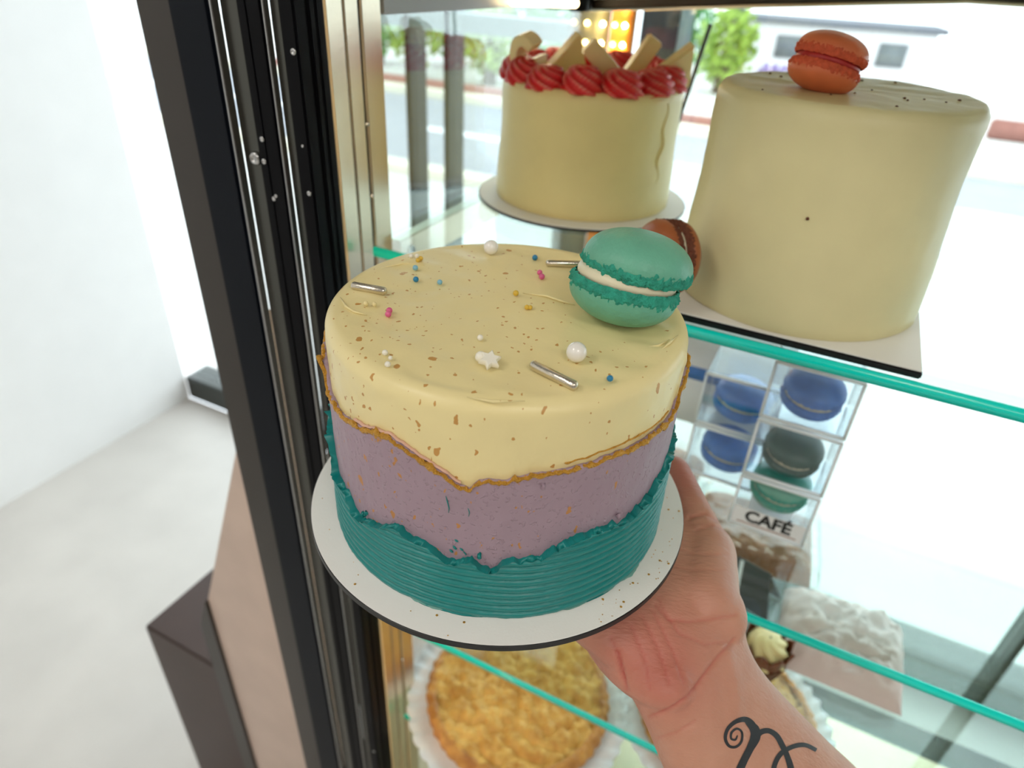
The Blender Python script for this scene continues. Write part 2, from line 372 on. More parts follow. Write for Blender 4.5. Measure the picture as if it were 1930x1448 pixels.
MB().box(UL-.006, UL+.004, SF+.04, SB, -.0345, ZT, .001).build('side_header', M['greymetal'], case, True, ang=30)
M['led'] = mat('led_tube', (1, .85, .6), .4, emit=(1, .78, .45), estr=7)
MB().tube([(UL+.012, SF+.215, -.0285), (UL+.012, SB-.045, -.0335)], .0042, 12).build('led_tube', M['led'], case)
MB().box(UL+.004, UL+.022, SB-.045, SB-.018, -.041, -.012, .002).build('lamp_socket', M['black'], case)
# glass
MB().box(UL-.005, UL, SF+.03, SB, ZB+.008, -.034).build('side_glass', M['panel_glass'], case, False)
MB().box(UL, UR, SB, SB+.005, ZB+.008, -.012).build('back_glass', M['glass'], case, False)
MB().box(UR, UR+.006, SF+.03, SB, ZB+.008, ZT).build('side_glass', M['panel_glass'], case, False)
# steel posts along the near end of the left side glass
for s0, s1, d in ((SF-.016, SF+.0005, .0028), (SF+.002, SF+.0165, .0022), (SF+.0185, SF+.040, .0026)):
    MB().box(UL-.002, UL+d, s0, s1, ZB+.008, ZT, .0012).build('steel_post', M['steel'], case, True, ang=30)
MB().box(UL-.001, UL+.001, SF+.0, SF+.02, ZB+.008, ZT).build('post_gap', M['black'], case, False)
for z in (-.10, -.150, -.27, -.5, -.7):
    MB().ball((UL+.0025, SF+.0175, z), .0016, 10, 8).build('screw', M['chrome'], case)
# side rails that carry the shelves
for z in ZS:
    MB().box(UL, UL+.011, SF+.038, SB-.012, z-TH-.026, z-TH-.0005, .001).build('shelf_rail', M['steel'], case, True, ang=30)
    sc = MB().lathe([(.0045, 0), (.0043, .0012), (.0028, .0016), (.0022, .0008), (.0001, .0008)], 16).build('rail_screw', M['chrome'], case); sc.location = (UL+.011, SF+.053, z-TH-.013); sc.rotation_euler = (0, PI/2, 0)
MB().tube([(-.158, SB-.02, -.043), (-.176, SB-.035, -.172)], .0022, 8).build('brace_rod', M['darksteel'], case)
# door stiles: upright profiles stacked to the left of the opening
ZD0, ZD1 = ZB+.001, ZT-.001
SFD = .30
def stile(name, u0, u1, s0, s1, m, b=.0012): return MB().box(u0, u1, s0, s1, ZD0, ZD1, b).build(name, m, case, True, ang=30)
stile('outer_panel', -.402, -.366, SFD+.004, SFD+.03, M['greybrown'])
stile('door_stile', -.3655, -.3335, SFD-.004, SFD+.003, M['navy'], .002)
stile('edge_strip', -.3335, -.3318, SFD-.003, SFD+.003, M['chrome'], .0005)
stile('door_glass_strip', -.3318, -.3155, SFD+.003, SFD+.006, M['darksteel'], .0005)
stile('door_stile', -.3155, -.3085, SFD-.001, SFD+.005, M['black'], .0008)
stile('door_seal', -.3082, -.2968, SFD-.002, SFD+.004, M['black'], .0014)
stile('edge_strip', -.2968, -.2955, SFD-.0015, SFD+.003, M['chrome'], .0004)
stile('door_glass_strip', -.2955, -.2865, SFD+.003, SFD+.006, M['darksteel'], .0004)
stile('door_stile', -.2865, -.2755, SFD-.001, SFD+.009, M['black'], .0012)
stile('door_seal', -.2780, -.2745, SFD+.0095, SFD+.0145, M['black'], .0008)
stile('door_stile', -.2780, -.2745, SFD+.015, SFD+.0215, M['black'], .0008)
def rivet(u, z, s, r, parent=case):
    o = MB().lathe([(r, 0), (r*.96, r*.35), (r*.55, r*.62), (r*.45, r*.35), (.0001, r*.35)], 14).build('rivet', M['chrome'], parent)
    o.location = (u, s, z); o.rotation_euler = (PI/2, 0, 0)
rivet(-.3220, -.109, SFD+.0028, .0042)
for u, z, r, sd in ((-.3105, -.0955, .0017, -.001), (-.3115, -.1085, .0018, -.001), (-.3070, -.130, .0015, -.002), (-.3050, -.128, .0012, -.002), (-.2785, -.0463, .0019, -.001), (-.2790, -.122, .0016, -.001), (-.2800, -.095, .0009, -.001), (-.2790, -.73, .0015, -.001)):
    rivet(u, z, SFD+sd, r)
MB().tube([(-.2895, .318, ZB+.03), (-.2895, .318, ZT-.01)], .0035, 12).build('led_tube', M['led'], case)  # hidden tube, added to warm the steel posts and lower shelves
# glass shelves: each lifts out
ords = ['topmost', 'second', 'third', 'lowest']
for i, z in enumerate(ZS):
    t = place(thing('glass_shelf', '%s clear glass shelf of the case with a bright teal front edge' % ords[i], 'shelf', group='glass shelves'))
    MB().box(UL+.001, UR-.002, SF+.0035, SB-.001, z-TH, z).build('shelf_pane', M['shelf_glass'], t, False)
    MB().box(UL+.013, UR-.002, SF, SF+.0033, z-TH, z, .0008).build('front_edge', M['teal_edge'], t)

# left of the case: pale wood cabinet side and dark cabinet
M['wood'] = mat('pale_beech', (.60, .47, .40), .55, noise_amt=.14, nscale=14)
c = place(thing('wood_cabinet', 'pale beech cabinet side panel standing left of the black case frame', 'cabinet'))
def slant(u0, u1, z0, z1, s0, s1):
    v = [(u0, s0, FZ), (u1, s0, FZ), (u1, s0, z1), (u0, s0, z0), (u0, s1, FZ), (u1, s1, FZ), (u1, s1, z1), (u0, s1, z0)]
    return MB().add(v, [(0, 1, 2, 3), (5, 4, 7, 6), (0, 4, 5, 1), (1, 5, 6, 2), (2, 6, 7, 3), (3, 7, 4, 0)])
slant(-.595, -.4035, -.735, -.26, SFD+.06, SFD+.08).build('side_panel', M['wood'], c, False)
slant(-.622, -.5952, -.80, -.735, SFD+.055, SFD+.085).build('edge_strip', M['greybrown'], c, False)
MB().box(-.80, -.6225, SFD+.07, SFD+.42, FZ+.0, -.93, .003).build('body', mat('dark_brown_wood', (.05, .028, .022), .5, noise_amt=.2, nscale=10), c, True, ang=30)

# ------------------------------------------------------------------ held cake
CX, CY, ZC = -.0034, .2559, -.2258+EYE       # cake centre, top of its board
CR, CH = .0762, .1033
bd = thing('cake_board', 'round white cake board with black edge lying on the open palm', 'cake board', (CX, CY, ZC))
bmat = MB().lathe([(.0001, -.0004), (.0915, -.0004), (.0921, -.0001), (.0921, 0), (.0918, .0002), (.0001, .0002)], 128); bmat.build('board_top', M['board_white'], bd, True, loc=(0, 0, -.0002), ang=40)
MB().lathe([(.0001, -.0040), (.0916, -.0040), (.0924, -.0034), (.0924, -.0008), (.0920, -.0005), (.0001, -.0005)], 128).build('board_base', M['board_black'], bd, True, ang=40)

sp = MB()
for k in range(46):
    a, q = R(random.choice((random.uniform(-170, -20), random.uniform(-60, 0)))), random.uniform(.0815, .0905)
    sp.ball((q*math.cos(a), q*math.sin(a), .0001), random.choice((.0002, .0003, .0003, .0006)), 6, 4, (1, 1, .5))
tag(sp.build('gold_specks', M['gold'], bd), kind='stuff')
cake = thing('fault_line_cake', 'layered cream, lilac and teal cake with gold line held on the palm', 'cake', (CX, CY, ZC))
b1 = [(-161.6, .0857), (-157, .0745), (-147.6, .0733), (-141.6, .0742), (-127.7, .0784), (-119.7, .0797), (-111.3, .0755), (-105.2, .0714), (-100.5, .0679), (-97.1, .0664), (-96, .0688), (-94.4, .0707), (-88.1, .0716), (-81.3, .0744), (-71.2, .0748), (-61.9, .0764), (-48.6, .0769), (-35.1, .0766), (-27, .0780), (-24.4, .0855), (-10, .088), (20, .085), (60, .079), (100, .075), (140, .081), (180, .088)]
b2 = [(-160, .0470), (-155.7, .031), (-143.3, .0333), (-139.1, .0268), (-135.5, .0274), (-126.3, .0329), (-120.4, .0370), (-113.4, .0351), (-105.3, .0317), (-103.5, .0291), (-99.9, .0285), (-96, .0328), (-94.4, .0292), (-90.8, .0272), (-86.9, .0320), (-85.4, .0323), (-77.9, .0328), (-70.7, .0388), (-60.7, .0402), (-53.5, .0408), (-51, .0370), (-46.5, .0388), (-38, .0422), (-27.9, .0475), (-15, .049), (30, .045), (90, .036), (140, .040), (180, .049)]
def interp(tab):
    x = np.array([p[0] for p in tab]); y = np.array([p[1] for p in tab]); x = np.concatenate([x-360, x, x+360]); y = np.concatenate([y]*3)
    return lambda a: np.interp(a, x, y)
f1, f2 = interp(b1), interp(b2)
N = 540
phi = -180+360*np.arange(N)/N
j1 = np.array([fbm((math.cos(R(a))*14, math.sin(R(a))*14, 1.3), 4) for a in phi]); j2 = np.array([fbm((math.cos(R(a))*10, math.sin(R(a))*10, 7.3), 4) for a in phi])
j2b = np.array([fbm((math.cos(R(a))*24, math.sin(R(a))*24, 3.3), 4) for a in phi])
Z1 = f1(phi)+.0009*j1; Z2 = f2(phi)+.0014*j2+.0016*np.sign(j2b)*np.abs(j2b)**.7
ca, sa = np.cos(np.radians(phi)), np.sin(np.radians(phi))
def ring_surface(rows):      # rows: list of (radius array, z array)
    return np.stack([np.stack([r*ca, r*sa, z], -1) for r, z in rows], 1)
one = np.ones(N)
# cream: from the core at the fault line up over the rounded rim to the middle of the top
rows = [(CR*.99*one-.001, Z1-.012), (CR*one-.0004, Z1-.004)]
for k in np.linspace(0, 1, 12): rows.append((CR*one+.0003*np.array([fbm((c_*9, s_*9, k*3), 3) for c_, s_ in zip(ca, sa)]), Z1*(1-k)+(CH-.0065)*k))
for k in range(1, 9):
    q = k/8*PI/2; rows.append(((CR-.006+.006*math.cos(q))*one, (CH-.0065+.0060*math.sin(q))*one))
for rr in np.linspace(CR-.0075, .0008, 34):
    zz = CH-.0005 + np.array([.0007*fbm((rr*c_*38, rr*s_*38, 5), 3) for c_, s_ in zip(ca, sa)])
    # shallow palette-knife arcs
    zz = zz + .0004*np.sin((rr*ca*.8+rr*sa*1.1)*230)*np.clip((rr-.03)/.04, 0, 1)
    rows.append((rr*one, zz))
P = ring_surface(rows)
# scraped ridge down the right side and lip at back left of rim
for i, a in enumerate(phi):
    for k in range(2, 16):
        z = P[i, k, 2]; a0 = -27-6*(z-.075)/.03*-1
        dd = (a-a0)
        if 0 < dd < 5: P[i, k, :2] *= 1+.011*(1-dd/5)
cr_o = MB().grid(P, True); cr_o.f.append([i*P.shape[1]+P.shape[1]-1 for i in range(N)]); cr_o.build('cream_frosting', M['cream'], cake)
# lilac band, proud of the cream, torn upper lip
rows = [(CR*.985*one, Z2-.01), ((CR+.0009)*one, Z2-.003)]
for k in np.linspace(0, 1, 14):
    rn = np.array([fbm((c_*12, s_*12, k*4+9), 4) for c_, s_ in zip(ca, sa)])
    rows.append(((CR+.0012)*one+.0004*rn+.0007*k**4, Z2*(1-k)+(Z1-.0004)*k))
rows.append(((CR+.0008)*one, Z1+.0002)); rows.append((CR*one-.0012, Z1-.0010))
MB().grid(ring_surface(rows), True).build('lilac_frosting', M['purple'], cake)
# teal base, combed in horizontal ridges, torn upper lip
rows = [(.060*one, 0*one), ((CR+.0012)*one, 0*one)]
H2 = Z2; KR = 210
wob = .35*np.array([fbm((c_*2.2, s_*2.2, 2), 2) for c_, s_ in zip(ca, sa)])
for k in range(KR+1):
    z = np.minimum(k/KR*.056, H2)
    fr_ = np.mod(z/.0037+wob, 1)
    saw = np.sqrt(np.maximum(0, 1-np.abs(2*fr_-1)**3.5))*(.6+.4*fr_)
    r_ = CR+.0024-.012*z + .0019*saw + .0002*np.array([fbm((c_*16, s_*16, k*.06), 2) for c_, s_ in zip(ca, sa)])
    lip = np.clip((z-(H2-.0026))/.0026, 0, 1); r_ = r_ + lip*(.0020*np.maximum(0, j2b)+.0005)
    rows.append((r_, z))
rows.append(((CR+.0010)*one, H2+.0003)); rows.append(((CR-.0015)*one, H2-.001))
MB().grid(ring_surface(rows), True).build('teal_frosting', M['teal'], cake)
# smear of teal left on the board round the foot
rows = []
for k, z in ((0, .0006), (.5, .0005), (1, .00015)):
    rr = CR+.0015+(.0016+.0018*np.array([fbm((c_*7, s_*7, 4), 3) for c_, s_ in zip(ca, sa)]))*k
    rows.append((rr, z*one))
MB().grid(ring_surface(rows), True).build('frosting_smear', mat('thin_teal_smear', (.20, .42, .37), .4, noise_amt=.3, nscale=60), cake)
# gold painted lip along the fault line
gp = []
for i, a in enumerate(phi):
    jz = .0007*fbm((ca[i]*45, sa[i]*45, 2), 3); th = .0005+.0019*abs(fbm((ca[i]*18, sa[i]*18, 6), 4))
    cz = Z1[i]-.0006+jz; rr = CR+.0016+.0006*fbm((ca[i]*30, sa[i]*30, 3), 3)
    sec = []
    for q in range(9):
        b = 2*PI*q/8; k = 1+.45*fbm((ca[i]*70+q, sa[i]*70, q*1.7), 2) if q < 8 else None
        if q == 8: sec.append(sec[0]); break
        sec.append(((rr+.0009*math.cos(b)*k)*ca[i], (rr+.0009*math.cos(b)*k)*sa[i], cz+th*math.sin(b)*k))
    gp.append(sec)
gp = np.array(gp)
i0 = np.argmin(np.abs(phi+161.5)); gp[i0-2:i0+3, :, :2] *= np.array([1.006, 1.018, 1.026, 1.016, 1.004])[:, None, None]; gp[i0-2:i0+3, :, 2] += np.array([.0, .0016, .0028, .0010, 0])[:, None]
MB().grid(gp, True).build('gold_lip', M['gold'], cake)
gq = []
for a in np.arange(-72, -30, 1.0):
    zc_ = float(f1(a))+.0022+.0006*fbm((a*.3, 1, 2), 3); k_ = .00025+.0006*abs(fbm((a*.5, 3, 1), 3)); c_, s_ = math.cos(R(a)), math.sin(R(a))
    gq.append([((CR+.0001+.0004*math.cos(b))*c_, (CR+.0001+.0004*math.cos(b))*s_, zc_+k_*math.sin(b)) for b in np.linspace(0, 2*PI, 9)])
MB().grid(np.array(gq)).build('gold_streak', M['gold'], cake)
for pts_ in ([(641, 560), (652, 578), (668, 588), (692, 594)], [(985, 552), (1030, 558), (1060, 568), (1084, 575)], [(1262, 640), (1240, 652), (1210, 655)], [(1278, 632), (1262, 646), (1246, 660)], [(720, 505), (760, 496), (800, 500)], [(880, 748), (930, 757), (990, 756)]):
    P_ = [at_z(x, y, ZC+CH-EYE)-Vector((CX, CY, ZC)) for x, y in pts_]
    MB().tube(P_, [.0001]+[.0006]*(len(P_)-2)+[.0001], 8).build('frosting_ridge', M['cream'], cake)
tp_ = []
for a in np.arange(-136, -99, .7):
    zc_ = float(np.interp(a, phi, Z1))+.0008+.0007*fbm((a*.4, 5, 2), 3); k_ = .0004+.0010*abs(fbm((a*.35, 8, 1), 3)); c_, s_ = math.cos(R(a)), math.sin(R(a))
    tp_.append([((CR+.0006+.0007*math.cos(b))*c_, (CR+.0006+.0007*math.cos(b))*s_, zc_+k_*math.sin(b)) for b in np.linspace(0, 2*PI, 9)])
MB().grid(np.array(tp_)).build('torn_lip', mat('peach_torn_frosting', (.66, .40, .30), .45, noise_amt=.15, nscale=200), cake)
# streaks of teal and loose tears of frosting in the lilac band
def on_cake(a, z, r): return Vector((r*math.cos(R(a)), r*math.sin(R(a)), z))
for (a, z, l, wd, m) in ((-103, .061, .008, .0009, 'teal'), (-97.3, .060, .007, .0008, 'teal'), (-101, .0365, .002, .002, 'teal'), (-99, .036, .0014, .0016, 'teal'), (-98, .0345, .002, .001, 'teal'), (-102, .034, .0015, .0018, 'teal'), (-100.5, .040, .001, .0018, 'teal')):
    MB().tube([on_cake(a-.6, z, CR+.0014), on_cake(a-.2, z-l*.3, CR+.0014), on_cake(a+.3, z-l*.7, CR+.0014), on_cake(a+.1, z-l, CR+.0013)], [.0001, wd*.26, wd*.22, .0001], 8).build('frosting_streak', M[m], cake)
for (a, z, sx) in ((-135, .0300, .004), (-78, .0690, .005), (-52, .043, .004), (-133, .0325, .003), (-94, .0335, .003)):
    mt = M['purple'] if z > .04 else M['teal']
    p = [on_cake(a+k*sx*80/4, z+.0012*math.sin(k*1.9+a), CR+.0020+.0008*math.cos(k*2.3)) for k in range(6)]
    MB().tube(p, [.0002, .0007, .0009, .0006, .0008, .0002], 8).build('frosting_curl', mt, cake)

# ------------------------------------------------------------------ decorations on the cake
TOP = ZC+CH
def top_at(x, y, lift=0): p = at_z(x, y, TOP-EYE); p.z += lift; return p
def pearl(x, y, r, label):
    o = MB().ball((0, 0, 0), r, 32, 20).build('sugar_pearl', M['pearl']); o.location = top_at(x, y, r*.9); tag(o, label, 'pearl', 'sugar pearls on the cake')
pearl(925, 478, .0036, 'large white sugar pearl at the back edge of the cake top')
pearl(1085, 679, .0038, 'large white sugar pearl on the cake in front of the mint macaron')
def rod(p, q, r, label):
    a, b = top_at(*p, r*.85), top_at(*q, r*.85); d = b-a; L = d.length
    pr = [(-L/2, .0001), (-L/2+.00015, r*.5), (-L/2+.0006, r*.85), (-L/2+.0013, r), (L/2-.0013, r), (L/2-.0006, r*.85), (L/2-.00015, r*.5), (L/2, .0001)]
    o = MB().lathe([(q_[1], q_[0]) for q_ in pr], 24).build('silver_sprinkle_rod', M['silver'])
    o.location = (a+b)/2; o.rotation_euler = d.to_track_quat('Z', 'Y').to_euler(); tag(o, label, 'sprinkle', 'silver sprinkle rods on the cake')
rod((663, 544), (729, 556), .0018, 'silver sugar rod at the left edge of the cake top')
rod((1028, 501), (1098, 503), .0016, 'silver sugar rod at the back, partly behind the mint macaron')
rod((1000, 693), (1087, 737), .0018, 'silver sugar rod at the front right of the cake top')
# star
pts = []
for k in range(12):
    a = PI*k/6+.25; r = .0043 if k % 2 == 0 else .0025; pts.append((r*math.cos(a), r*math.sin(a)))
mb = MB(); vs = [(x*.86, y*.86, 0) for x, y in pts]+[(x, y, .0006) for x, y in pts]+[(x, y, .0020) for x, y in pts]+[(x*.82, y*.82, .0026) for x, y in pts]
fs = [list(range(12))[::-1], [36+i for i in range(12)]]+[(l*12+i, l*12+(i+1) % 12, (l+1)*12+(i+1) % 12, (l+1)*12+i) for l in range(3) for i in range(12)]
st = mb.add(vs, fs).build('sugar_star', M['sugar_white'], None, True, ang=35); st.location = top_at(922, 688, -.0002); st.rotation_euler = (R(22), R(4), R(10)); st.location.z += .0013
tag(st, 'small white six-pointed sugar star near the front of the cake top', 'sprinkle')
balls = [(906, 681, .0021, 'sugar_white', 'white sugar ball tucked behind the six-pointed star'),
 (905, 641, .0012, 'sugar_white', 'tiny white sugar ball alone behind the star'),
 (784, 531, .0013, 'ball_blue', 'deep blue sugar ball left of the pale blue one on the cake top'),
 (829, 536, .0012, 'ball_light_blue', 'pale blue sugar ball right of the deep blue one'),
 (783, 509, .0013, 'ball_light_blue', 'pale blue sugar ball behind the deep blue one'),
 (775, 486, .0011, 'sugar_white', 'tiny white sugar ball at the back left, left of the yellow ones'),
 (786, 486, .0011, 'sugar_white', 'tiny white sugar ball at the back left, touching the yellow ones'),
 (788, 494, .0011, 'ball_yellow', 'yellow sugar ball, front one of the back-left pair'),
 (793, 491, .0012, 'ball_yellow', 'yellow sugar ball, right one of the back-left pair'),
 (734, 590, .0013, 'ball_pink', 'pink sugar ball, rear one of the pair at the left'),
 (732, 597, .0013, 'ball_pink', 'pink sugar ball, front one of the pair at the left'),
 (1017, 518, .0013, 'ball_pink', 'pink sugar ball, rear one of the pair left of the macaron'),
 (1021, 526, .0014, 'ball_pink', 'pink sugar ball, front one of the pair left of the macaron'),
 (1008, 490, .0014, 'ball_blue', 'blue sugar ball behind the pink pair near the rear silver rod'),
 (972, 557, .0013, 'ball_yellow', 'yellow sugar ball in the middle of the cake top'),
 (993, 583, .0011, 'ball_yellow', 'yellow sugar crumb in front of the middle yellow ball, left half'),
 (999, 583, .0010, 'ball_yellow', 'yellow sugar crumb in front of the middle yellow ball, right half'),
 (1149, 718, .0012, 'ball_blue', 'deep blue sugar ball at the front right rim of the cake'),
 (726, 669, .0011, 'sugar_white', 'tiny white sugar ball at the left front rim, rear of three'),
 (731, 691, .0011, 'sugar_white', 'tiny white sugar ball at the left front rim, front of three'),
 (736, 678, .0008, 'sugar_white', 'tiny white sugar ball at the left front rim, middle of three'),
 (706, 577, .0010, 'cream', 'cream frosting droplet in front of the left silver rod, left one'),
 (690, 576, .0011, 'cream', 'cream frosting droplet in front of the left silver rod, right one')]
for x, y, r, m, lab in balls:
    o = MB().ball((0, 0, 0), r, 14, 10).build('sugar_ball', M[m]); o.location = top_at(x, y, r*.85); tag(o, lab, 'sprinkle', 'tiny sugar balls on the cake')

def make_macaron(name, label, r, shell, feet, fill, group=None, hs=1.0, gap=.0042, seed=0, slip=None):
    t = thing(name, label, 'macaron', group=group)
    def dome(sgn, z0, sd):
        h = .0112*hs*r/.0225; f = .0042*r/.0225
        prof = [(r*.60, -f*.1), (r*.93, 0), (r*1.0, f*.9)]
        n = 20
        for k in range(n+1):
            q = k/n*PI/2; prof.append((max(r*1.0*math.cos(q)**.9, .0001), f*1.0+h*math.sin(q)))
        mb = MB(); rowsp = []
        for i in range(72):
            a = 2*PI*i/72; row = []
            for (rr, z) in prof:
                k = 1+.010*fbm((math.cos(a)*2+sd, math.sin(a)*2, z*60), 2)
                row.append((rr*k*math.cos(a), rr*k*math.sin(a), z0+sgn*z))
            rowsp.append(row)
        mb.grid(np.array(rowsp), True); mb.f = [f_ if sgn > 0 else f_[::-1] for f_ in mb.f]; mb.build('shell', shell, t)
        # ruffled foot
        rf = []
        for i in range(180):
            a = 2*PI*i/180; row = []
            for k in range(11):
                q = k/10; base = r*(.95+.060*math.sin(q*PI))
                nz = fbm((math.cos(a)*15+sd, math.sin(a)*15, q*3.0), 4)*.0013*r/.0225
                row.append(((base+nz)*math.cos(a), (base+nz)*math.sin(a), z0+sgn*(q*f*1.55-f*.20)+.0004*fbm((a*9, q*4, sd), 2)))
            rf.append(row)
        mb = MB().grid(np.array(rf), True); mb.f = [f_ if sgn > 0 else f_[::-1] for f_ in mb.f]; mb.build('foot', feet, t)
    z1 = .0112*hs*r/.0225+.0042*r/.0225
    dome(-1, z1, 3.1+seed); dome(1, z1+gap, 8.7+seed)
    if slip:
        for o_ in t.children:
            zc_ = sum(v.co.z for v in o_.data.vertices)/len(o_.data.vertices)
            if zc_ > z1+gap: o_.location = slip
    MB().lathe([(.0001, z1-.0008), (r*.86, z1-.0008), (r*.915, z1+gap*.25), (r*.92, z1+gap*.6), (r*.87, z1+gap+.0008), (.0001, z1+gap+.0008)], 64).build('filling', fill, t)
    return t
mac = make_macaron('macaron', 'mint green macaron with white filling leaning on the held cake', .0222, M['mac_mint'], M['ridge'], M['filling'], hs=1.16, slip=(.0028, -.0004, 0))
mac.location = (.0412, .2475, TOP-.0012); mac.rotation_euler = (R(-6), R(11), R(20))

# ------------------------------------------------------------------ cakes on the top shelf
def round_cake(name, label, loc, rb, rt_, h, m, board_r, square=False, blabel=''):
    bdz = .003
    t = thing('cake_board', blabel, 'cake board', loc, ANG)
    if not square:
        MB().lathe([(.0001, 0), (board_r-.0005, 0), (board_r, .0005), (board_r, .0022), (.0001, .0022)], 96).build('board_base', M['board_black'], t, True, ang=40)
        MB().lathe([(.0001, .0023), (board_r-.0006, .0023), (board_r-.0009, .003), (.0001, .003)], 96).build('board_top', M['board_white'], t, True, ang=40)
    else:
        MB().box(-board_r, board_r, -board_r, board_r, 0, .0042, .0008).build('board_base', M['board_black'], t, True, ang=40)
        MB().box(-board_r+.0006, board_r-.0006, -board_r+.0006, board_r-.0006, .0043, .0052, .0003).build('board_top', M['board_white'], t, True, ang=40); bdz = .0052
    c = thing(name, label, 'cake', (loc[0], loc[1], loc[2]+bdz), ANG)
    rows = []; A = np.radians(-180+360*np.arange(180)/180); c_, s_ = np.cos(A), np.sin(A); o1 = np.ones(180)
    prof = [(rb-.001, 0), (rb, .001)]
    for k in np.linspace(.05, 1, 24): prof.append((rb+(rt_-rb)*k+.0007*math.sin(k*8), .001+(h-.006)*k))
    for k in range(1, 7): q = k/6*PI/2; prof.append((rt_-.005+.005*math.cos(q), h-.005+.005*math.sin(q)))
    for rr in np.linspace(rt_-.01, .001, 10): prof.append((rr, h))
    rows = [[((r_+.0005*fbm((ci*3, si*3, z*40), 3))*ci, (r_+.0005*fbm((ci*3, si*3, z*40), 3))*si, z+(.0005*fbm((r_*ci*60, r_*si*60, 1), 3) if z > h-.001 else 0)) for r_, z in prof] for ci, si in zip(c_, s_)]
    g = MB().grid(np.array(rows), True); n = len(prof); g.f.append([i*n+n-1 for i in range(180)]); g.build('frosting', m, c)
    return c, bdz
rc_loc = Vector((.0538, .6130, EYE+ZS[0]))
red, bz = round_cake('rosette_cake', 'pale yellow cake ringed with red rosettes on the top shelf', rc_loc, .0782, .0758, .0975, M['cream2'], .0948, False, 'round white cake board under the rosette cake')
# scraped seam of frosting down its right side
sm = []
for k in range(40):
    z = .090-.085*k/39; a = R(-19-ANG*0+25) + (.05*math.sin(k*.55)+.10*(.5-abs(k/39-.25)))*.6 - R(25)
    sm.append(((.0765+.0006*k/39)*math.cos(a), (.0765+.0022*k/39)*math.sin(a), z))
MB().tube(sm, [.0003+.0012*math.sin(PI*k/39) for k in range(40)], 8).build('frosting_seam', M['cream2'], red)
# two-tone rosettes
mr = mat('red_buttercream', (.70, .012, .020), .33, noise_amt=.1, nscale=200)
t = mr.node_tree; at = t.nodes.new('ShaderNodeAttribute'); at.attribute_name = 'streak'
mx = t.nodes.new('ShaderNodeMix'); mx.data_type = 'RGBA'; b_ = t.nodes['Principled BSDF']; src = b_.inputs['Base Color'].links[0].from_socket
t.links.new(at.outputs['Fac'], mx.inputs[0]); t.links.new(src, mx.inputs[6]); mx.inputs[7].default_value = (.80, .38, .30, 1); t.links.new(mx.outputs[2], b_.inputs['Base Color'])
rp = []; stv = []
for i in range(64):
    a = 2*PI*i/64; row = []
    for k in range(20):
        q = k/19; rr = .0160*math.cos(min(q, .999)*PI/2)**.60; z = .0185*math.sin(q*PI/2)**1.1
        wv = math.cos(7*(a+q*3.4)); rr *= 1+.13*wv*(1-q*.5); z += .0012*wv*math.sin(q*PI); row.append((rr*math.cos(a), rr*math.sin(a), z))
        s_ = max(0, wv-.55)/.45; stv.append(s_*(.25+.75*max(0, fbm((a*1.5, q*3, 2), 2)+.3)))
    rp.append(row)
mb = MB().grid(np.array(rp), True)
ros = mb.build('rosette', mr, red); ca_ = ros.data.attributes.new('streak', 'FLOAT', 'POINT'); ca_.data.foreach_set('value', [min(1, v) for v in stv])
NR = 13
for k in range(NR):
    a = 2*PI*k/NR+.1; loc = (.0615*math.cos(a), .0615*math.sin(a), .0955)
    o = ros if k == 0 else cp(ros, red)
    o.location = loc; o.rotation_euler = (R(random.uniform(-4, 4)), R(random.uniform(-4, 4)), random.uniform(0, 6)); o.scale = (random.uniform(.98, 1.1),)*2+(random.uniform(.9, 1.05),)
# white chocolate pieces standing in the rosettes
def choc(pts2, th, px, py, dep, rot, label, hole=None):
    bm = bmesh.new(); vs = [bm.verts.new((x, -th/2, z)) for x, z in pts2]; f = bm.faces.new(vs)
    ex = bmesh.ops.extrude_face_region(bm, geom=[f]); bmesh.ops.translate(bm, vec=(0, th, 0), verts=[v for v in ex['geom'] if isinstance(v, bmesh.types.BMVert)])
    bmesh.ops.recalc_face_normals(bm, faces=bm.faces); bmesh.ops.bevel(bm, geom=bm.edges[:], offset=.0011, segments=2, affect='EDGES')
    o = MB().bm(bm).build('white_chocolate_piece', M['choc_white'], None, True, ang=40)
    o.location = at_d(px, py, dep); o.rotation_euler = rot; o.scale = (1.22,)*3; tag(o, label, 'chocolate', 'white chocolate pieces on the rosette cake'); return o
D0 = .577
# rolled curl
mb = MB(); n = 26; sec = []
for k in range(n):
    a = PI*2*k/(n-1)*.92+.5; sec.append((.0085*math.cos(a), .0125*math.sin(a)))
g = []
for (x, z) in sec: g.append([(x*1.22, -.006, z*1.15), (x*1.22, .006, z*1.15), (x*.62, .006, z*.62), (x*.62, -.006, z*.62), (x*1.22, -.006, z*1.15)])
mb.grid(np.array(g)); mb.f.append([0, 1, 2, 3]); mb.f.append([(n-1)*5+i for i in (3, 2, 1, 0)])
o = mb.build('white_chocolate_piece', M['choc_white'], None, True, ang=40); o.scale = (1.25,)*3; o.location = at_d(996, 108, D0-.040); o.rotation_euler = (R(10), R(-12), R(-35)); tag(o, 'hollow curled white chocolate piece, leftmost on the rosette cake', 'chocolate', 'white chocolate pieces on the rosette cake')
choc([(-.0190, -.013), (.0190, -.013), (.004, .0185)], .010, 1068, 113, D0-.02, (R(12), R(4), R(20)), 'broad triangular white chocolate piece second from the left on the rosette cake')
choc([(-.0055, -.0175), (.0055, -.0175), (.0055, .0175), (-.0055, .0175)], .011, 1142, 124, D0-.058, (R(8), R(-47), R(-5)), 'white chocolate bar leaning left over the front rosettes')
choc([(-.0052, -.0175), (.0052, -.0175), (.0052, .0175), (-.0052, .0175)], .010, 1204, 117, D0-.025, (R(10), R(30), R(10)), 'white chocolate bar leaning right, fourth piece on the rosette cake')
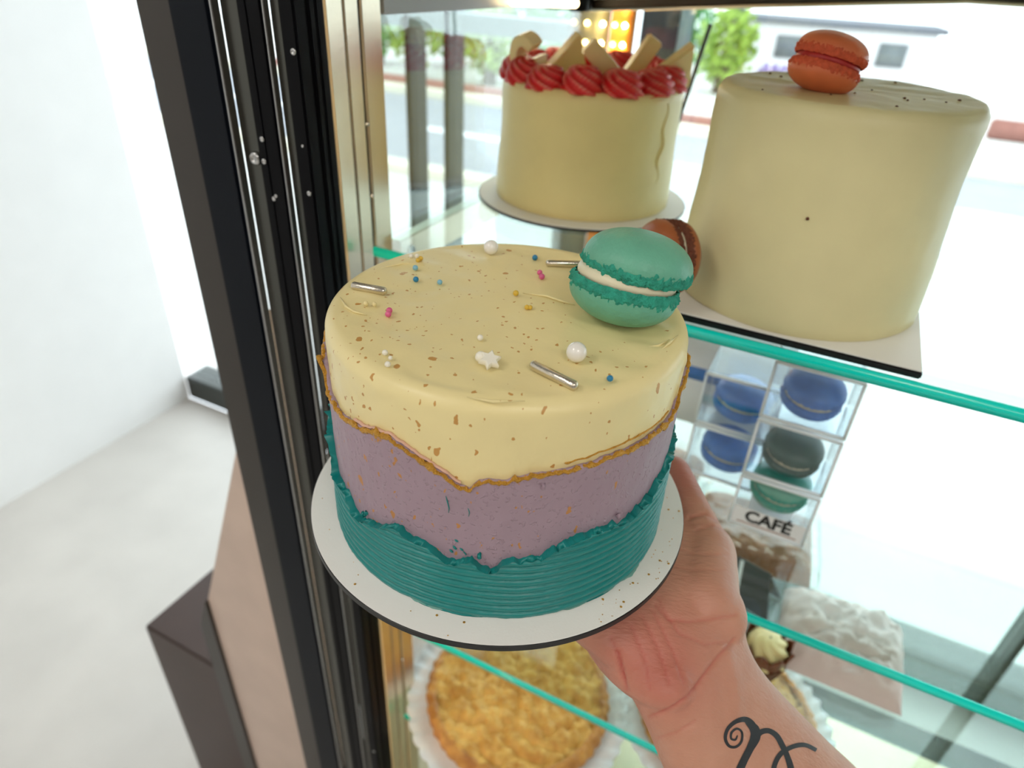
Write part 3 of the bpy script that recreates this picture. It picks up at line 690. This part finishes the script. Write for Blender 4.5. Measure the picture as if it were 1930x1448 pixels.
choc([(-.022, -.014), (.0175, -.014), (.0145, .0145)], .009, 1258, 124, D0-.035, (R(14), R(-3), R(12)), 'flat triangular white chocolate piece at the right of the rosette cake')

ic_loc = Vector((.1835, .4175, EYE+ZS[0]))
ivory, bz = round_cake('ivory_cake', 'tall plain ivory cake at the right of the top shelf', ic_loc, .0760, .0715, .1240, M['cream3'], .0790, True, 'square white cake board with black edge under the ivory cake')
for k in range(16):
    a, q = random.uniform(0, 2*PI), .064*math.sqrt(random.random())
    MB().ball((q*math.cos(a), q*math.sin(a), .1242), random.uniform(.0005, .001), 8, 6, (1, 1, .6)).build('crumb', M['mac_brown_feet'], ivory)
MB().ball((-.0, -.0735, .068), .0009, 8, 6).build('crumb', M['mac_brown_feet'], ivory)
m1 = make_macaron('macaron', 'brown macaron pressed on its side against the ivory cake', .0220, M['mac_brown'], M['mac_brown_feet'], M['filling'], seed=4, gap=.003)
m1.location = (.1020, .3830, EYE-.1460); m1.rotation_euler = (R(0), R(-84), R(22))
m2 = make_macaron('macaron', 'coral red macaron standing on top of the ivory cake', .0190, M['mac_coral'], M['mac_coral_feet'], M['red_filling'], seed=5, gap=.004)
m2.location = (.1580, .4020, EYE+ZS[0]+.1285); m2.rotation_euler = (R(-8), R(14), 0)

# ------------------------------------------------------------------ second shelf: clear macaron boxes
def acrylic_box(loc, wx, wy, h, label):
    t = thing('clear_box', label, 'box', loc, ANG, 'clear macaron boxes'); k = .0012
    MB().box(-wx/2, wx/2, -wy/2, wy/2, 0, k).build('box_floor', M['acrylic'], t, False)
    MB().box(-wx/2, wx/2, -wy/2, -wy/2+k, k, h).build('box_front', M['acrylic'], t, False)
    MB().box(-wx/2, wx/2, wy/2-k, wy/2, k, h).build('box_back', M['acrylic'], t, False)
    for s in (-1, 1): MB().box(s*wx/2-(k if s > 0 else 0), s*wx/2+(k if s < 0 else 0), -wy/2+k, wy/2-k, k, h).build('box_side', M['acrylic'], t, False)
    MB().box(-wx/2, wx/2, -wy/2, wy/2, h, h+k).build('box_lid', M['acrylic'], t, False)
    e = .0011
    for (x, y) in ((-1, -1), (1, -1), (-1, 1), (1, 1)):
        MB().box(x*wx/2-e, x*wx/2+e, y*wy/2-e, y*wy/2+e, 0, h+k).build('edge_strip', M['edge_white'], t)
    for z in (.0, h):
        MB().box(-wx/2, wx/2, -wy/2-e, -wy/2+e, z-.0004, z+e*1.8).build('edge_strip', M['edge_white'], t)
    return t
M['edge_white'] = mat('frosted_acrylic_edge', (.86, .92, .97), .3)
zz = EYE+ZS[1]
A0 = at_z(1378, 980, ZS[1]); bx = A0+EU*.028+SV*.024
box1 = acrylic_box((bx.x, bx.y, zz+.0008), .060, .054, .050, 'clear box with mint macaron and CAFÉ label, bottom of the front stack')
box2 = acrylic_box((bx.x, bx.y, zz+.0548), .060, .054, .052, 'clear box with a dark teal macaron, middle of the front stack')
box3 = acrylic_box((bx.x, bx.y, zz+.1108), .060, .054, .048, 'clear box with a blue macaron, top of the front stack')
lab = MB().box(-.0285, .0285, -.0003, 0, .002, .020).build('label', M['paper'], box1, False, loc=(0, -.0274, 0))
def text(s, size, m, parent, loc, rot, off=0.0):
    cu_ = bpy.data.curves.new('text', 'FONT'); cu_.body = s; cu_.size = size; cu_.align_x = 'CENTER'; cu_.offset = off; cu_.extrude = .0001; cu_.resolution_u = 3
    ob = bpy.data.objects.new('text', cu_); COL.objects.link(ob); bpy.context.view_layer.update()
    me = bpy.data.meshes.new_from_object(ob.evaluated_get(bpy.context.evaluated_depsgraph_get())); bpy.data.objects.remove(ob)
    me.materials.append(m); o = bpy.data.objects.new('lettering', me); COL.objects.link(o); o.parent = parent; o.location = loc; o.rotation_euler = rot; return o
text('CAFÉ', .0160, M['ink'], lab, (0, -.0006, .0075), (PI/2, 0, 0), .0005)
MB().box(-.024, .024, -.0008, -.0003, .0045, .0052).build('rule', M['ink_brown'], lab, False)
for (nm, m, ft, bxo, r) in (('mint green macaron inside the CAFÉ labelled box', M['mac_mint'], M['ridge'], box1, .0235), ('dark teal macaron inside the middle box of the front stack', M['mac_dark'], M['mac_dark'], box2, .0225), ('blue macaron inside the top box of the front stack', M['mac_blue'], M['mac_blue'], box3, .0225)):
    q = make_macaron('macaron', nm, r, m, ft, M['filling'], 'macarons in clear boxes', hs=.9); q.location = bxo.location+Vector((0, 0, .0165 if bxo is box1 else .0016))
    if bxo is box1: q.location += SV*.002
    q.rotation_euler = (R(8), R(4), ANG)
mt = tag(MB().lathe([(.0001, 0), (.018, 0), (.018, .0145), (.0001, .0145)], 24).build('paper_cup', M['paper'], None, True, ang=40), 'small white paper cup under the boxed mint macaron', 'cup'); mt.location = box1.location+Vector((0, 0, .0014))+SV*.002
B0 = at_z(1368, 890, ZS[1])
bxa = acrylic_box((B0.x, B0.y+.012, zz+.0008), .062, .056, .052, 'clear box with a blue macaron, bottom of the rear stack')
bxb = acrylic_box((B0.x, B0.y+.012, zz+.0568), .062, .056, .050, 'clear box with a flat blue macaron, upper of the rear stack')
for bxo, lb in ((bxa, 'blue macaron inside the bottom box of the rear stack'), (bxb, 'blue macaron inside the upper box of the rear stack')):
    q = make_macaron('macaron', lb, .0245, M['mac_blue'], M['mac_blue'], M['filling'], 'macarons in clear boxes', hs=.9); q.location = bxo.location+Vector((0, 0, .0016)); q.rotation_euler = (R(4), 0, 1)
# white carton with a blue band behind
wb = thing('carton', 'white bakery carton with a blue band standing at the back of the second shelf', 'box', us(-.045, .64, ZS[1]+.0008), ANG)
MB().box(-.10, .055, -.05, .07, 0, .088, .002).build('carton_body', M['paper'], wb)
MB().box(-.1006, .0556, -.0506, .0706, .052, .068, .001).build('blue_band', M['mac_blue'], wb)

# ------------------------------------------------------------------ third shelf: wrapped pastries, cupcake
M['pastry'] = mat('brown_pastry', (.36, .16, .07), .55, noise_amt=.55, nscale=45, bump=.6, bscale=120)
def loaf(loc, rz, sx, sy, h, label):
    t = thing('wrapped_pastry', label, 'pastry', loc, rz)
    nx = 40; g = []; g2 = []
    for i in range(nx):
        row = []; row2 = []
        for k in range(nx):
            x, y = (i/(nx-1)-.5)*2, (k/(nx-1)-.5)*2
            e_ = max(0, 1-x**6)*max(0, 1-y**6)
            z = h*e_**.35*(1+.12*fbm((x*3, y*3, 4), 4)); row.append((x*sx, y*sy, z))
            e2 = max(0, 1-abs(x)**8)*max(0, 1-abs(y)**8)
            row2.append((x*sx*1.12, y*sy*1.12, (h*1.10+.003)*e2**.3+.0045*abs(fbm((x*4+9, y*4, 1), 3))))
        g.append(row); g2.append(row2)
    MB().grid(np.array(g)).build('pastry_body', M['pastry'], t); MB().grid(np.array(g2)).build('film_wrap', M['film'], t)
loaf(at_z(1440, 1085, ZS[2])+Vector((0, .055, .001)), ANG+.1, .070, .052, .034, 'brown pastry slab in shiny clear film on the third shelf')
loaf(at_z(1330, 960, ZS[2])+Vector((-.055, .07, .001)), ANG-.1, .055, .045, .030, 'brown pastry slab in clear film farther back beside the boxes')
M['card'] = mat('dark_grey_card', (.055, .058, .06), .5, noise_amt=.15, nscale=60)
tp = at_z(1400, 1150, ZS[2])+Vector((-.004, .008, .001))
t = thing('folded_card', 'dark grey folded card with a pale stripe in front of the wrapped pastry', 'card', tp, ANG-.25)
MB().add([(-.03, 0, 0), (.035, 0, 0), (.018, .020, .046), (-.02, .020, .046), (-.03, .0012, 0), (.035, .0012, 0), (.018, .0212, .046), (-.02, .0212, .046), (-.03, .04, 0), (.035, .04, 0), (-.03, .0412, 0), (.035, .0412, 0)],
 [(0, 1, 2, 3), (7, 6, 5, 4), (0, 4, 5, 1), (1, 5, 6, 2), (3, 2, 6, 7), (0, 3, 7, 4), (8, 3, 2, 9), (10, 11, 6, 7), (8, 9, 11, 10), (3, 8, 10, 7), (2, 6, 11, 9)]).build('card_body', M['card'], t, False)
MB().add([(-.006, -.0004, .001), (-.002, -.0004, .001), (-.012, .0186, .045), (-.016, .0186, .045)], [(0, 1, 2, 3)]).build('pale_stripe', M['edge_white'], t, False)
# chocolate cupcake
cp0 = at_z(1428, 1262, ZS[2])+Vector((0, .0, .0005))
cup = thing('chocolate_cupcake', 'cupcake with pale yellow cream inside brown chocolate petals on the third shelf', 'cupcake', cp0)
MB().lathe([(.0001, 0), (.017, 0), (.0235, .026), (.0001, .026)], 40, fr=lambda a, r, z: (r*(1+.03*math.cos(24*a)), z)).build('cup', mat('brown_paper_cup', (.12, .04, .015), .7), cup, True, ang=40)
cr_ = []
for i in range(48):
    a = 2*PI*i/48; cr_.append([((.021*math.cos(min(k/15, .99)*PI/2)**.7*(1+.12*math.cos(7*(a+k*.13))))*math.cos(a), (.021*math.cos(min(k/15, .99)*PI/2)**.7*(1+.12*math.cos(7*(a+k*.13))))*math.sin(a), .026+.026*math.sin(k/15*PI/2)) for k in range(16)])
MB().grid(np.array(cr_), True).build('cream_swirl', mat('pale_yellow_cream', (.80, .68, .32), .4), cup)
M['choc'] = mat('milk_chocolate', (.17, .045, .012), .35, noise_amt=.2, nscale=80)
for k in range(9):
    a = 2*PI*k/9; g = []
    for i in range(7):
        row = []
        for q in range(7):
            x = (i/6-.5)*2; y = q/6; wd = .0095*math.sin(PI*min(1, .25+y*.75))**.6
            rr = .0205+.006*y-.003*x*x; row.append((rr*math.cos(a)-x*wd*math.sin(a), rr*math.sin(a)+x*wd*math.cos(a), .018+.030*y))
        g.append(row)
    o = MB().grid(np.array(g)).build('chocolate_petal', M['choc'], cup); sm_ = o.modifiers.new('s', 'SOLIDIFY'); sm_.thickness = .0009
# crumpled paper bag
g = []
for i in range(40):
    g.append([(.062*(i/39-.5)*2, .055*(k/39-.5)*2, .002+.034*max(0, (1-(2*i/39-1)**4)*(1-(2*k/39-1)**4))**.5*(1+.35*fbm((i*.16, k*.16, 3), 4))) for k in range(40)])
o = tag(MB().grid(np.array(g)).build('paper_bag', mat('pinkish_paper', (.72, .58, .54), .55, noise_amt=.1, nscale=30)), 'crumpled pinkish white paper bag beside the chocolate cupcake', 'bag'); o.location = at_z(1520, 1250, ZS[2])+Vector((.040, .020, .001)); o.rotation_euler = (0, 0, ANG)

# ------------------------------------------------------------------ lowest shelf: crusted pies on paper doilies
def crust_mat(name, c0, c1):
    m = mat(name, c0, .5, noise_amt=.0, bump=.25, bscale=300); t = m.node_tree; b = t.nodes['Principled BSDF']; tc = next(n for n in t.nodes if n.type == 'TEX_COORD')
    n = t.nodes.new('ShaderNodeTexNoise'); n.inputs['Scale'].default_value = 55; n.inputs['Detail'].default_value = 5; t.links.new(tc.outputs['Object'], n.inputs[0])
    rp = t.nodes.new('ShaderNodeValToRGB'); e_ = rp.color_ramp.elements; e_[0].position = .32; e_[0].color = (*c1, 1); e_[1].position = .66; e_[1].color = (*c0, 1)
    t.links.new(n.outputs[0], rp.inputs[0]); t.links.new(rp.outputs[0], b.inputs['Base Color']); return m
M['crust'] = crust_mat('golden_crust', (.86, .50, .12), (.58, .27, .04)); M['crust_rim'] = crust_mat('browned_rim', (.70, .33, .07), (.40, .14, .025))
def pie(loc, r, label, dl, rz=0):
    d = tag(MB().build('paper_doily', None), dl, 'doily'); bpy.data.objects.remove(d)
    na, nr = 240, 10; g = []
    for i in range(na):
        a = 2*PI*i/na; sc_ = abs(math.sin(22*a)); row = []
        for k in range(nr):
            q = k/(nr-1); rr = (r*1.18+.004*sc_)*q+.001
            lift = max(0, q-.82)/.18
            row.append((rr*math.cos(a), rr*math.sin(a), .0008+.010*lift**1.5*(.7+.3*sc_)+.0018*lift*math.sin(44*a)))
        g.append(row)
    d = MB().grid(np.array(g), True).build('paper_doily', M['paper']); d.location = loc; sm_ = d.modifiers.new('s', 'SOLIDIFY'); sm_.thickness = .0004; tag(d, dl, 'doily', 'paper doilies')
    t = thing('pie', label, 'pie', Vector(loc)+Vector((0, 0, .0016)), rz, 'golden crusted pies')
    na, nr = 220, 64; g = []; g2 = []
    def bump(x, y):
        v1 = noise.voronoi(Vector((x*72+3, y*72, .5)))[0]; v2 = noise.voronoi(Vector((x*125, y*125+5, 2.5)))[0]
        return .0105*max(0, 1-v1[0]*1.2)**.8+.0040*max(0, 1-v2[0]*1.2)+.004*fbm((x*22, y*22, 1), 3)
    for i in range(na):
        a = 2*PI*i/na; row = []
        for k in range(nr):
            rr = r*.93*k/(nr-1)+.0002; x, y = rr*math.cos(a), rr*math.sin(a); row.append((x, y, .0150+bump(x, y)))
        g.append(row)
    mb = MB().grid(np.array(g), True); mb.build('crust_top', M['crust'], t)
    for i in range(360):
        a = 2*PI*i/360; fl = .5+.5*math.cos(46*a); row = []
        for k in range(15):
            q = k/14; ang_ = -PI/2+q*PI*1.15
            rr = r*(.93+.035*q*0)+.0075*math.cos(ang_)*(1+.25*fl)+(.002 if 0 else 0); zc = .0128+.0120*math.sin(ang_)
            n_ = .0013*fbm((math.cos(a)*16, math.sin(a)*16, q*4), 3)
            row.append(((rr+n_)*math.cos(a), (rr+n_)*math.sin(a), max(.0004, zc+n_*1.4)))
        g2.append(row)
    MB().grid(np.array(g2), True).build('fluted_rim', M['crust_rim'], t)
    MB().lathe([(.0001, .0003), (r*.9, .0003), (r*.93, .012), (.0001, .012)], 64).build('base', M['crust_rim'], t)
p1 = at_z(978, 1318, ZS[3]+.02); pie((p1.x-.001, p1.y+.012, EYE+ZS[3]), .112, 'large golden crumb-crusted pie on the lowest shelf, left', 'white scalloped paper doily under the left crusted pie')
pie((p1.x+.255, p1.y+.000, EYE+ZS[3]), .105, 'golden crusted pie right of the large one, partly behind the forearm', 'white scalloped paper doily under the right crusted pie', 1.1)
# ------------------------------------------------------------------ forearm and open palm under the board
def blob_cap(pts, rad, n=18):
    mb = MB(); pts = [Vector(p) for p in pts]
    P_, R_ = [], []
    for i in range(len(pts)-1):
        for k in range(6): q = k/6; P_.append(pts[i].lerp(pts[i+1], q)); R_.append(rad[i]*(1-q)+rad[i+1]*q)
    P_.append(pts[-1]); R_.append(rad[-1])
    d = (P_[-1]-P_[-2]).normalized(); d0 = (P_[0]-P_[1]).normalized()
    for k in range(1, 6):
        q = k/5*PI/2; P_.append(pts[-1]+d*R_[len(P_)-1 if 0 else -1]*0 + d*rad[-1]*math.sin(q)); R_.append(max(rad[-1]*math.cos(q), .0002))
    for k in range(1, 6):
        q = k/5*PI/2; P_.insert(0, pts[0]+d0*rad[0]*math.sin(q)); R_.insert(0, max(rad[0]*math.cos(q), .0002))
    return mb.tube(P_, R_, n)
secs = [((1560, 2150), (1900, 1880), -.470, .030), ((1400, 1800), (1700, 1580), -.385, .0255), ((1318, 1610), (1566, 1432), -.335, .0215), ((1256, 1452), (1448, 1300), -.296, .0185), ((1218, 1358), (1394, 1208), -.275, .0175), ((1172, 1296), (1380, 1128), -.262, .0170), ((1108, 1246), (1372, 1050), -.2525, .0150), ((1030, 1180), (1352, 985), -.2480, .0128)]
cent = []; lats = []; hw = []; ht = []
for L, Rr, z, h in secs:
    a, b = at_z(*L, z), at_z(*Rr, z); cent.append((a+b)/2); lats.append((b-a).normalized()); hw.append((b-a).length/2*.965); ht.append(h)
dirp = (cent[6]-cent[4]); dirp.z = 0; dirp.normalize(); latp = Vector((dirp.y, -dirp.x, 0))
if latp.x < 0: latp = -latp
K = cent[4]+dirp*.092; K.z = EYE-.2470
cent.append(cent[7].lerp(K, .55)); cent[-1].z = EYE-.2470; lats.append(latp); hw.append(.0400); ht.append(.0125)
cent.append(K); lats.append(latp); hw.append(.0390); ht.append(.0115)
arm = MB(); g = []
# smooth interpolation between sections
def cat(arr, t):
    n = len(arr); i = min(int(t), n-2); f = t-i
    p0, p1, p2, p3 = arr[max(i-1, 0)], arr[i], arr[i+1], arr[min(i+2, n-1)]
    return (p1*2+(p2-p0)*f+(p0*2-p1*5+p2*4-p3)*f*f+(p1*3-p0-p2*3+p3)*f*f*f)*.5
NS = 70
for k in range(NS):
    t_ = k/(NS-1)*(len(cent)-1); c_ = cat(cent, t_); l_ = cat(lats, t_).normalized(); w_ = cat(hw, t_); h_ = cat(ht, t_)
    ax = (cat(cent, min(t_+.05, len(cent)-1))-cat(cent, max(t_-.05, 0))).normalized(); l_ = (l_-ax*l_.dot(ax)).normalized(); nrm = l_.cross(ax)
    if nrm.z < 0: nrm = -nrm
    row = []
    for q in range(40):
        a = 2*PI*q/40; ex = .84; cx, sx = math.cos(a), math.sin(a)
        row.append(c_+l_*w_*math.copysign(abs(cx)**ex, cx)+nrm*h_*math.copysign(abs(sx)**ex, sx))
    g.append(row)
vs = [v for row in g for v in row]; fs = []
for i in range(NS-1):
    for q in range(40): r_ = (q+1) % 40; fs.append((i*40+q, i*40+r_, (i+1)*40+r_, (i+1)*40+q))
fs.append(list(range(40))[::-1]); fs.append([(NS-1)*40+q for q in range(40)])
arm.add(vs, fs)
ZU = EYE-.2298                                # underside of the board
# thumb lying along the rim, thenar and hypothenar pads
arm.add(*(lambda m_: (m_.v, m_.f))(blob_cap([at_z(1318, 1135, -.254), at_z(1326, 1040, -.2495), at_z(1298, 962, -.2425), at_z(1270, 890, -.2410)], [.0185, .0148, .0112, .0094])))
def pad(px, py, z, r, sc): 
    m_ = MB().ball((0, 0, 0), r, 24, 16, sc); p = at_z(px, py, z); rot = Matrix.Rotation(math.atan2(dirp.y, dirp.x), 3, 'Z')
    arm.add([rot @ Vector(v)+p for v in m_.v], m_.f)
pad(1300, 1110, -.2560, .022, (1.5, .85, .78)); pad(1192, 1212, -.2615, .022, (1.6, .92, .70))
# four fingers flat under the board, slightly curled
for off, ln, sp in ((.0315, .072, .16), (.0108, .080, .04), (-.0105, .075, -.06), (-.0305, .059, -.18)):
    d = (dirp+latp*sp).normalized(); b0 = K+latp*off-dirp*.012; b0.z = EYE-.2450
    r0 = .0094 if ln > .06 else .0084
    pts = [b0, b0+d*(.012+ln*.05), b0+d*(.012+ln*.48), b0+d*(.012+ln*.78), b0+d*(.012+ln)]
    zs = [-.2450, -.2418, -.2440, -.2432, -.2402]
    for p_, z_ in zip(pts, zs): p_.z = EYE+z_
    arm.add(*(lambda m_: (m_.v, m_.f))(blob_cap(pts, [r0*1.1, r0*1.08, r0, r0*.93, r0*.82], 16)))
tmp = arm.build('tmp', None)
rm = tmp.modifiers.new('r', 'REMESH'); rm.mode = 'VOXEL'; rm.voxel_size = .0011
s1 = tmp.modifiers.new('s', 'SMOOTH'); s1.factor = .5; s1.iterations = 22
bpy.context.view_layer.update(); dg = bpy.context.evaluated_depsgraph_get()
me = bpy.data.meshes.new_from_object(tmp.evaluated_get(dg)); bpy.data.objects.remove(tmp)
nv = len(me.vertices); V = np.zeros(nv*3); me.vertices.foreach_get('co', V); V = V.reshape(-1, 3)
NN = np.zeros(nv*3); me.vertices.foreach_get('normal', NN); NN = NN.reshape(-1, 3)
Q = V-np.array([0, 0, EYE]); dz = Q @ np.array(fwd); X = 965+FPX*(Q @ np.array(cr))/dz; Y = 724-FPX*(Q @ np.array(cu))/dz
facing = (np.sum(NN*-Q, 1) > 0)
def seg_dist(poly):
    D = np.full(nv, 1e9)
    for (x0, y0), (x1, y1) in zip(poly[:-1], poly[1:]):
        dx, dy = x1-x0, y1-y0; t_ = np.clip(((X-x0)*dx+(Y-y0)*dy)/(dx*dx+dy*dy), 0, 1); D = np.minimum(D, np.hypot(X-x0-t_*dx, Y-y0-t_*dy))
    return D
creases = [([(1226, 1352), (1262, 1338), (1300, 1312), (1330, 1270), (1362, 1228), (1385, 1205)], .0008, 4), ([(1240, 1392), (1275, 1382), (1310, 1360)], .0005, 4),
 ([(1236, 1140), (1260, 1168), (1300, 1172), (1345, 1168), (1388, 1160)], .0006, 4), ([(1240, 1128), (1280, 1195), (1330, 1215), (1370, 1210)], .0005, 3.5), ([(1300, 975), (1330, 968), (1352, 980)], .0006, 4), ([(1310, 1000), (1345, 990), (1368, 1000)], .0004, 3),
 ([(1165, 1230), (1172, 1268), (1180, 1300)], .0008, 5), ([(1190, 1180), (1215, 1240), (1225, 1300)], .0004, 4), ([(1210, 1160), (1240, 1220), (1262, 1290)], .0004, 4), ([(1150, 1200), (1168, 1240), (1175, 1280)], .0005, 4), ([(1230, 1150), (1270, 1230), (1290, 1290)], .0004, 4), ([(1250, 1060), (1300, 1075), (1365, 1075)], .0003, 3), ([(1262, 1030), (1310, 1045), (1370, 1045)], .0003, 3)]
disp = np.zeros(nv); cre = np.zeros(nv)
for poly, dep, wd in creases: sd_ = seg_dist(poly); disp -= dep*1.25*np.exp(-(sd_/wd)**2); cre += dep/.0008*np.exp(-(sd_/(wd*.7))**2)*.6
# tendon along the inner wrist
disp += .0012*np.exp(-(seg_dist([(1392, 1395), (1385, 1290), (1370, 1230)])/14)**2)
V = V+NN*(disp*facing)[:, None]
lim = EYE-.2300; over = (V[:, 2] > lim) & (np.hypot(V[:, 0]-CX, V[:, 1]-CY) < .0935); V[over, 2] = lim    # flesh pressed flat by the board
me.vertices.foreach_set('co', V.reshape(-1)); me.update()
me.polygons.foreach_set('use_smooth', [True]*len(me.polygons))
tone = np.zeros(nv)
for cx, cy, r_, k in ((1240, 1240, 75, .34), (1165, 1220, 55, .28), (1220, 1180, 60, .15), (1296, 905, 34, .55), (1270, 862, 30, .35), (1300, 1300, 60, .15), (1330, 1150, 60, .1), (1255, 1290, 40, .25)): tone += k*np.exp(-((X-cx)**2+(Y-cy)**2)/(2*r_*r_))*1
wr = np.exp(-(seg_dist([(1345, 1330), (1400, 1400)])/70)**2)*.0
at_ = me.attributes.new('flush', 'FLOAT', 'POINT'); at_.data.foreach_set('value', np.clip(tone+cre*.75, 0, 1))
sk = mat('skin', (.56, .31, .22), .46, spec=.4, sss=.12)
t = sk.node_tree; b = t.nodes['Principled BSDF']; tc = next(n for n in t.nodes if n.type == 'TEX_COORD')
an = t.nodes.new('ShaderNodeAttribute'); an.attribute_name = 'flush'
nz = t.nodes.new('ShaderNodeTexNoise'); nz.inputs['Scale'].default_value = 70; nz.inputs['Detail'].default_value = 5; t.links.new(tc.outputs['Object'], nz.inputs[0])
m0 = t.nodes.new('ShaderNodeMix'); m0.data_type = 'RGBA'; m0.inputs[6].default_value = (.50, .235, .155, 1); m0.inputs[7].default_value = (.64, .345, .245, 1); t.links.new(nz.outputs[0], m0.inputs[0])
m1_ = t.nodes.new('ShaderNodeMix'); m1_.data_type = 'RGBA'; m1_.inputs[7].default_value = (.50, .125, .095, 1); t.links.new(m0.outputs[2], m1_.inputs[6]); t.links.new(an.outputs['Fac'], m1_.inputs[0]); t.links.new(m1_.outputs[2], b.inputs['Base Color'])
mp = t.nodes.new('ShaderNodeMapping'); mp.inputs['Rotation'].default_value = (0, 0, -math.atan2(dirp.y, dirp.x)); mp.inputs['Scale'].default_value = (190, 700, 420); t.links.new(tc.outputs['Object'], mp.inputs[0])
n1 = t.nodes.new('ShaderNodeTexNoise'); n1.inputs['Scale'].default_value = 1; n1.inputs['Detail'].default_value = 4; t.links.new(mp.outputs[0], n1.inputs[0])
bp = t.nodes.new('ShaderNodeBump'); bp.inputs['Strength'].default_value = .5; bp.inputs['Distance'].default_value = .0010; t.links.new(n1.outputs[0], bp.inputs['Height']); t.links.new(bp.outputs[0], b.inputs['Normal'])
me.materials.append(sk)
person = thing('person', "right forearm and open palm holding up the cake board, black scroll tattoo on wrist", 'person', (0, 0, 0))
hand = bpy.data.objects.new('arm_and_hand', me); COL.objects.link(hand); hand.parent = person
bvh = BVHTree.FromPolygons([tuple(v) for v in V], [tuple(p.vertices) for p in me.polygons])
def skin_hit(x, y):
    d = px_ray(x, y).normalized(); h = bvh.ray_cast(Vector((0, 0, EYE)), d)
    return (h[0], h[1]) if h[0] else None
def cv(p): return (1340+p[0]/3.233, 1000+p[1]/3.233)
def stroke(pts, wds):
    pts = [Vector(cv(p)) for p in pts]; n = len(pts); out = []
    steps = 10
    P_ = []; W_ = []
    for i in range(n-1):
        for k in range(steps): P_.append(cat(pts, i+k/steps)); W_.append(wds[i]+(wds[i+1]-wds[i])*k/steps)
    P_.append(pts[-1]); W_.append(wds[-1]); mb = MB(); rows = []
    for i, p in enumerate(P_):
        d = (P_[min(i+1, len(P_)-1)]-P_[max(i-1, 0)]).normalized(); nn = Vector((-d.y, d.x)); row = []
        for q in (-1, -.5, 0, .5, 1):
            s_ = p+nn*(q*W_[i]/3.233/2); h = skin_hit(s_.x, s_.y)
            if not h: row = None; break
            row.append(h[0]+h[1]*.00022)
        if row: rows.append(row)
    return rows
tat = MB()
for pts, wds in (([(275, 1240), (245, 1180), (205, 1152), (150, 1165), (102, 1208), (86, 1265), (108, 1312), (150, 1318), (184, 1285), (186, 1230), (156, 1208), (124, 1232), (122, 1268), (148, 1274), (160, 1248)], [46, 44, 34, 26, 22, 20, 18, 16, 14, 13, 14, 15, 14, 13, 6]),
 ([(215, 1160), (262, 1210), (268, 1262), (236, 1330), (200, 1400), (165, 1480), (140, 1560), (120, 1640)], [30, 60, 62, 46, 46, 50, 50, 40]),
 ([(262, 1262), (305, 1228), (352, 1222), (398, 1252), (432, 1310), (462, 1375), (485, 1450), (495, 1540)], [44, 34, 32, 34, 36, 34, 40, 40]),
 ([(640, 1340), (585, 1312), (540, 1308), (486, 1322), (430, 1355), (395, 1405), (378, 1465), (375, 1540)], [24, 26, 28, 28, 30, 30, 30, 30])):
    rws = stroke(pts, wds)
    if len(rws) > 1: tat.grid(np.array([[tuple(v) for v in r_] for r_ in rws]))
tat.build('tattoo', M['tattoo'], hand)
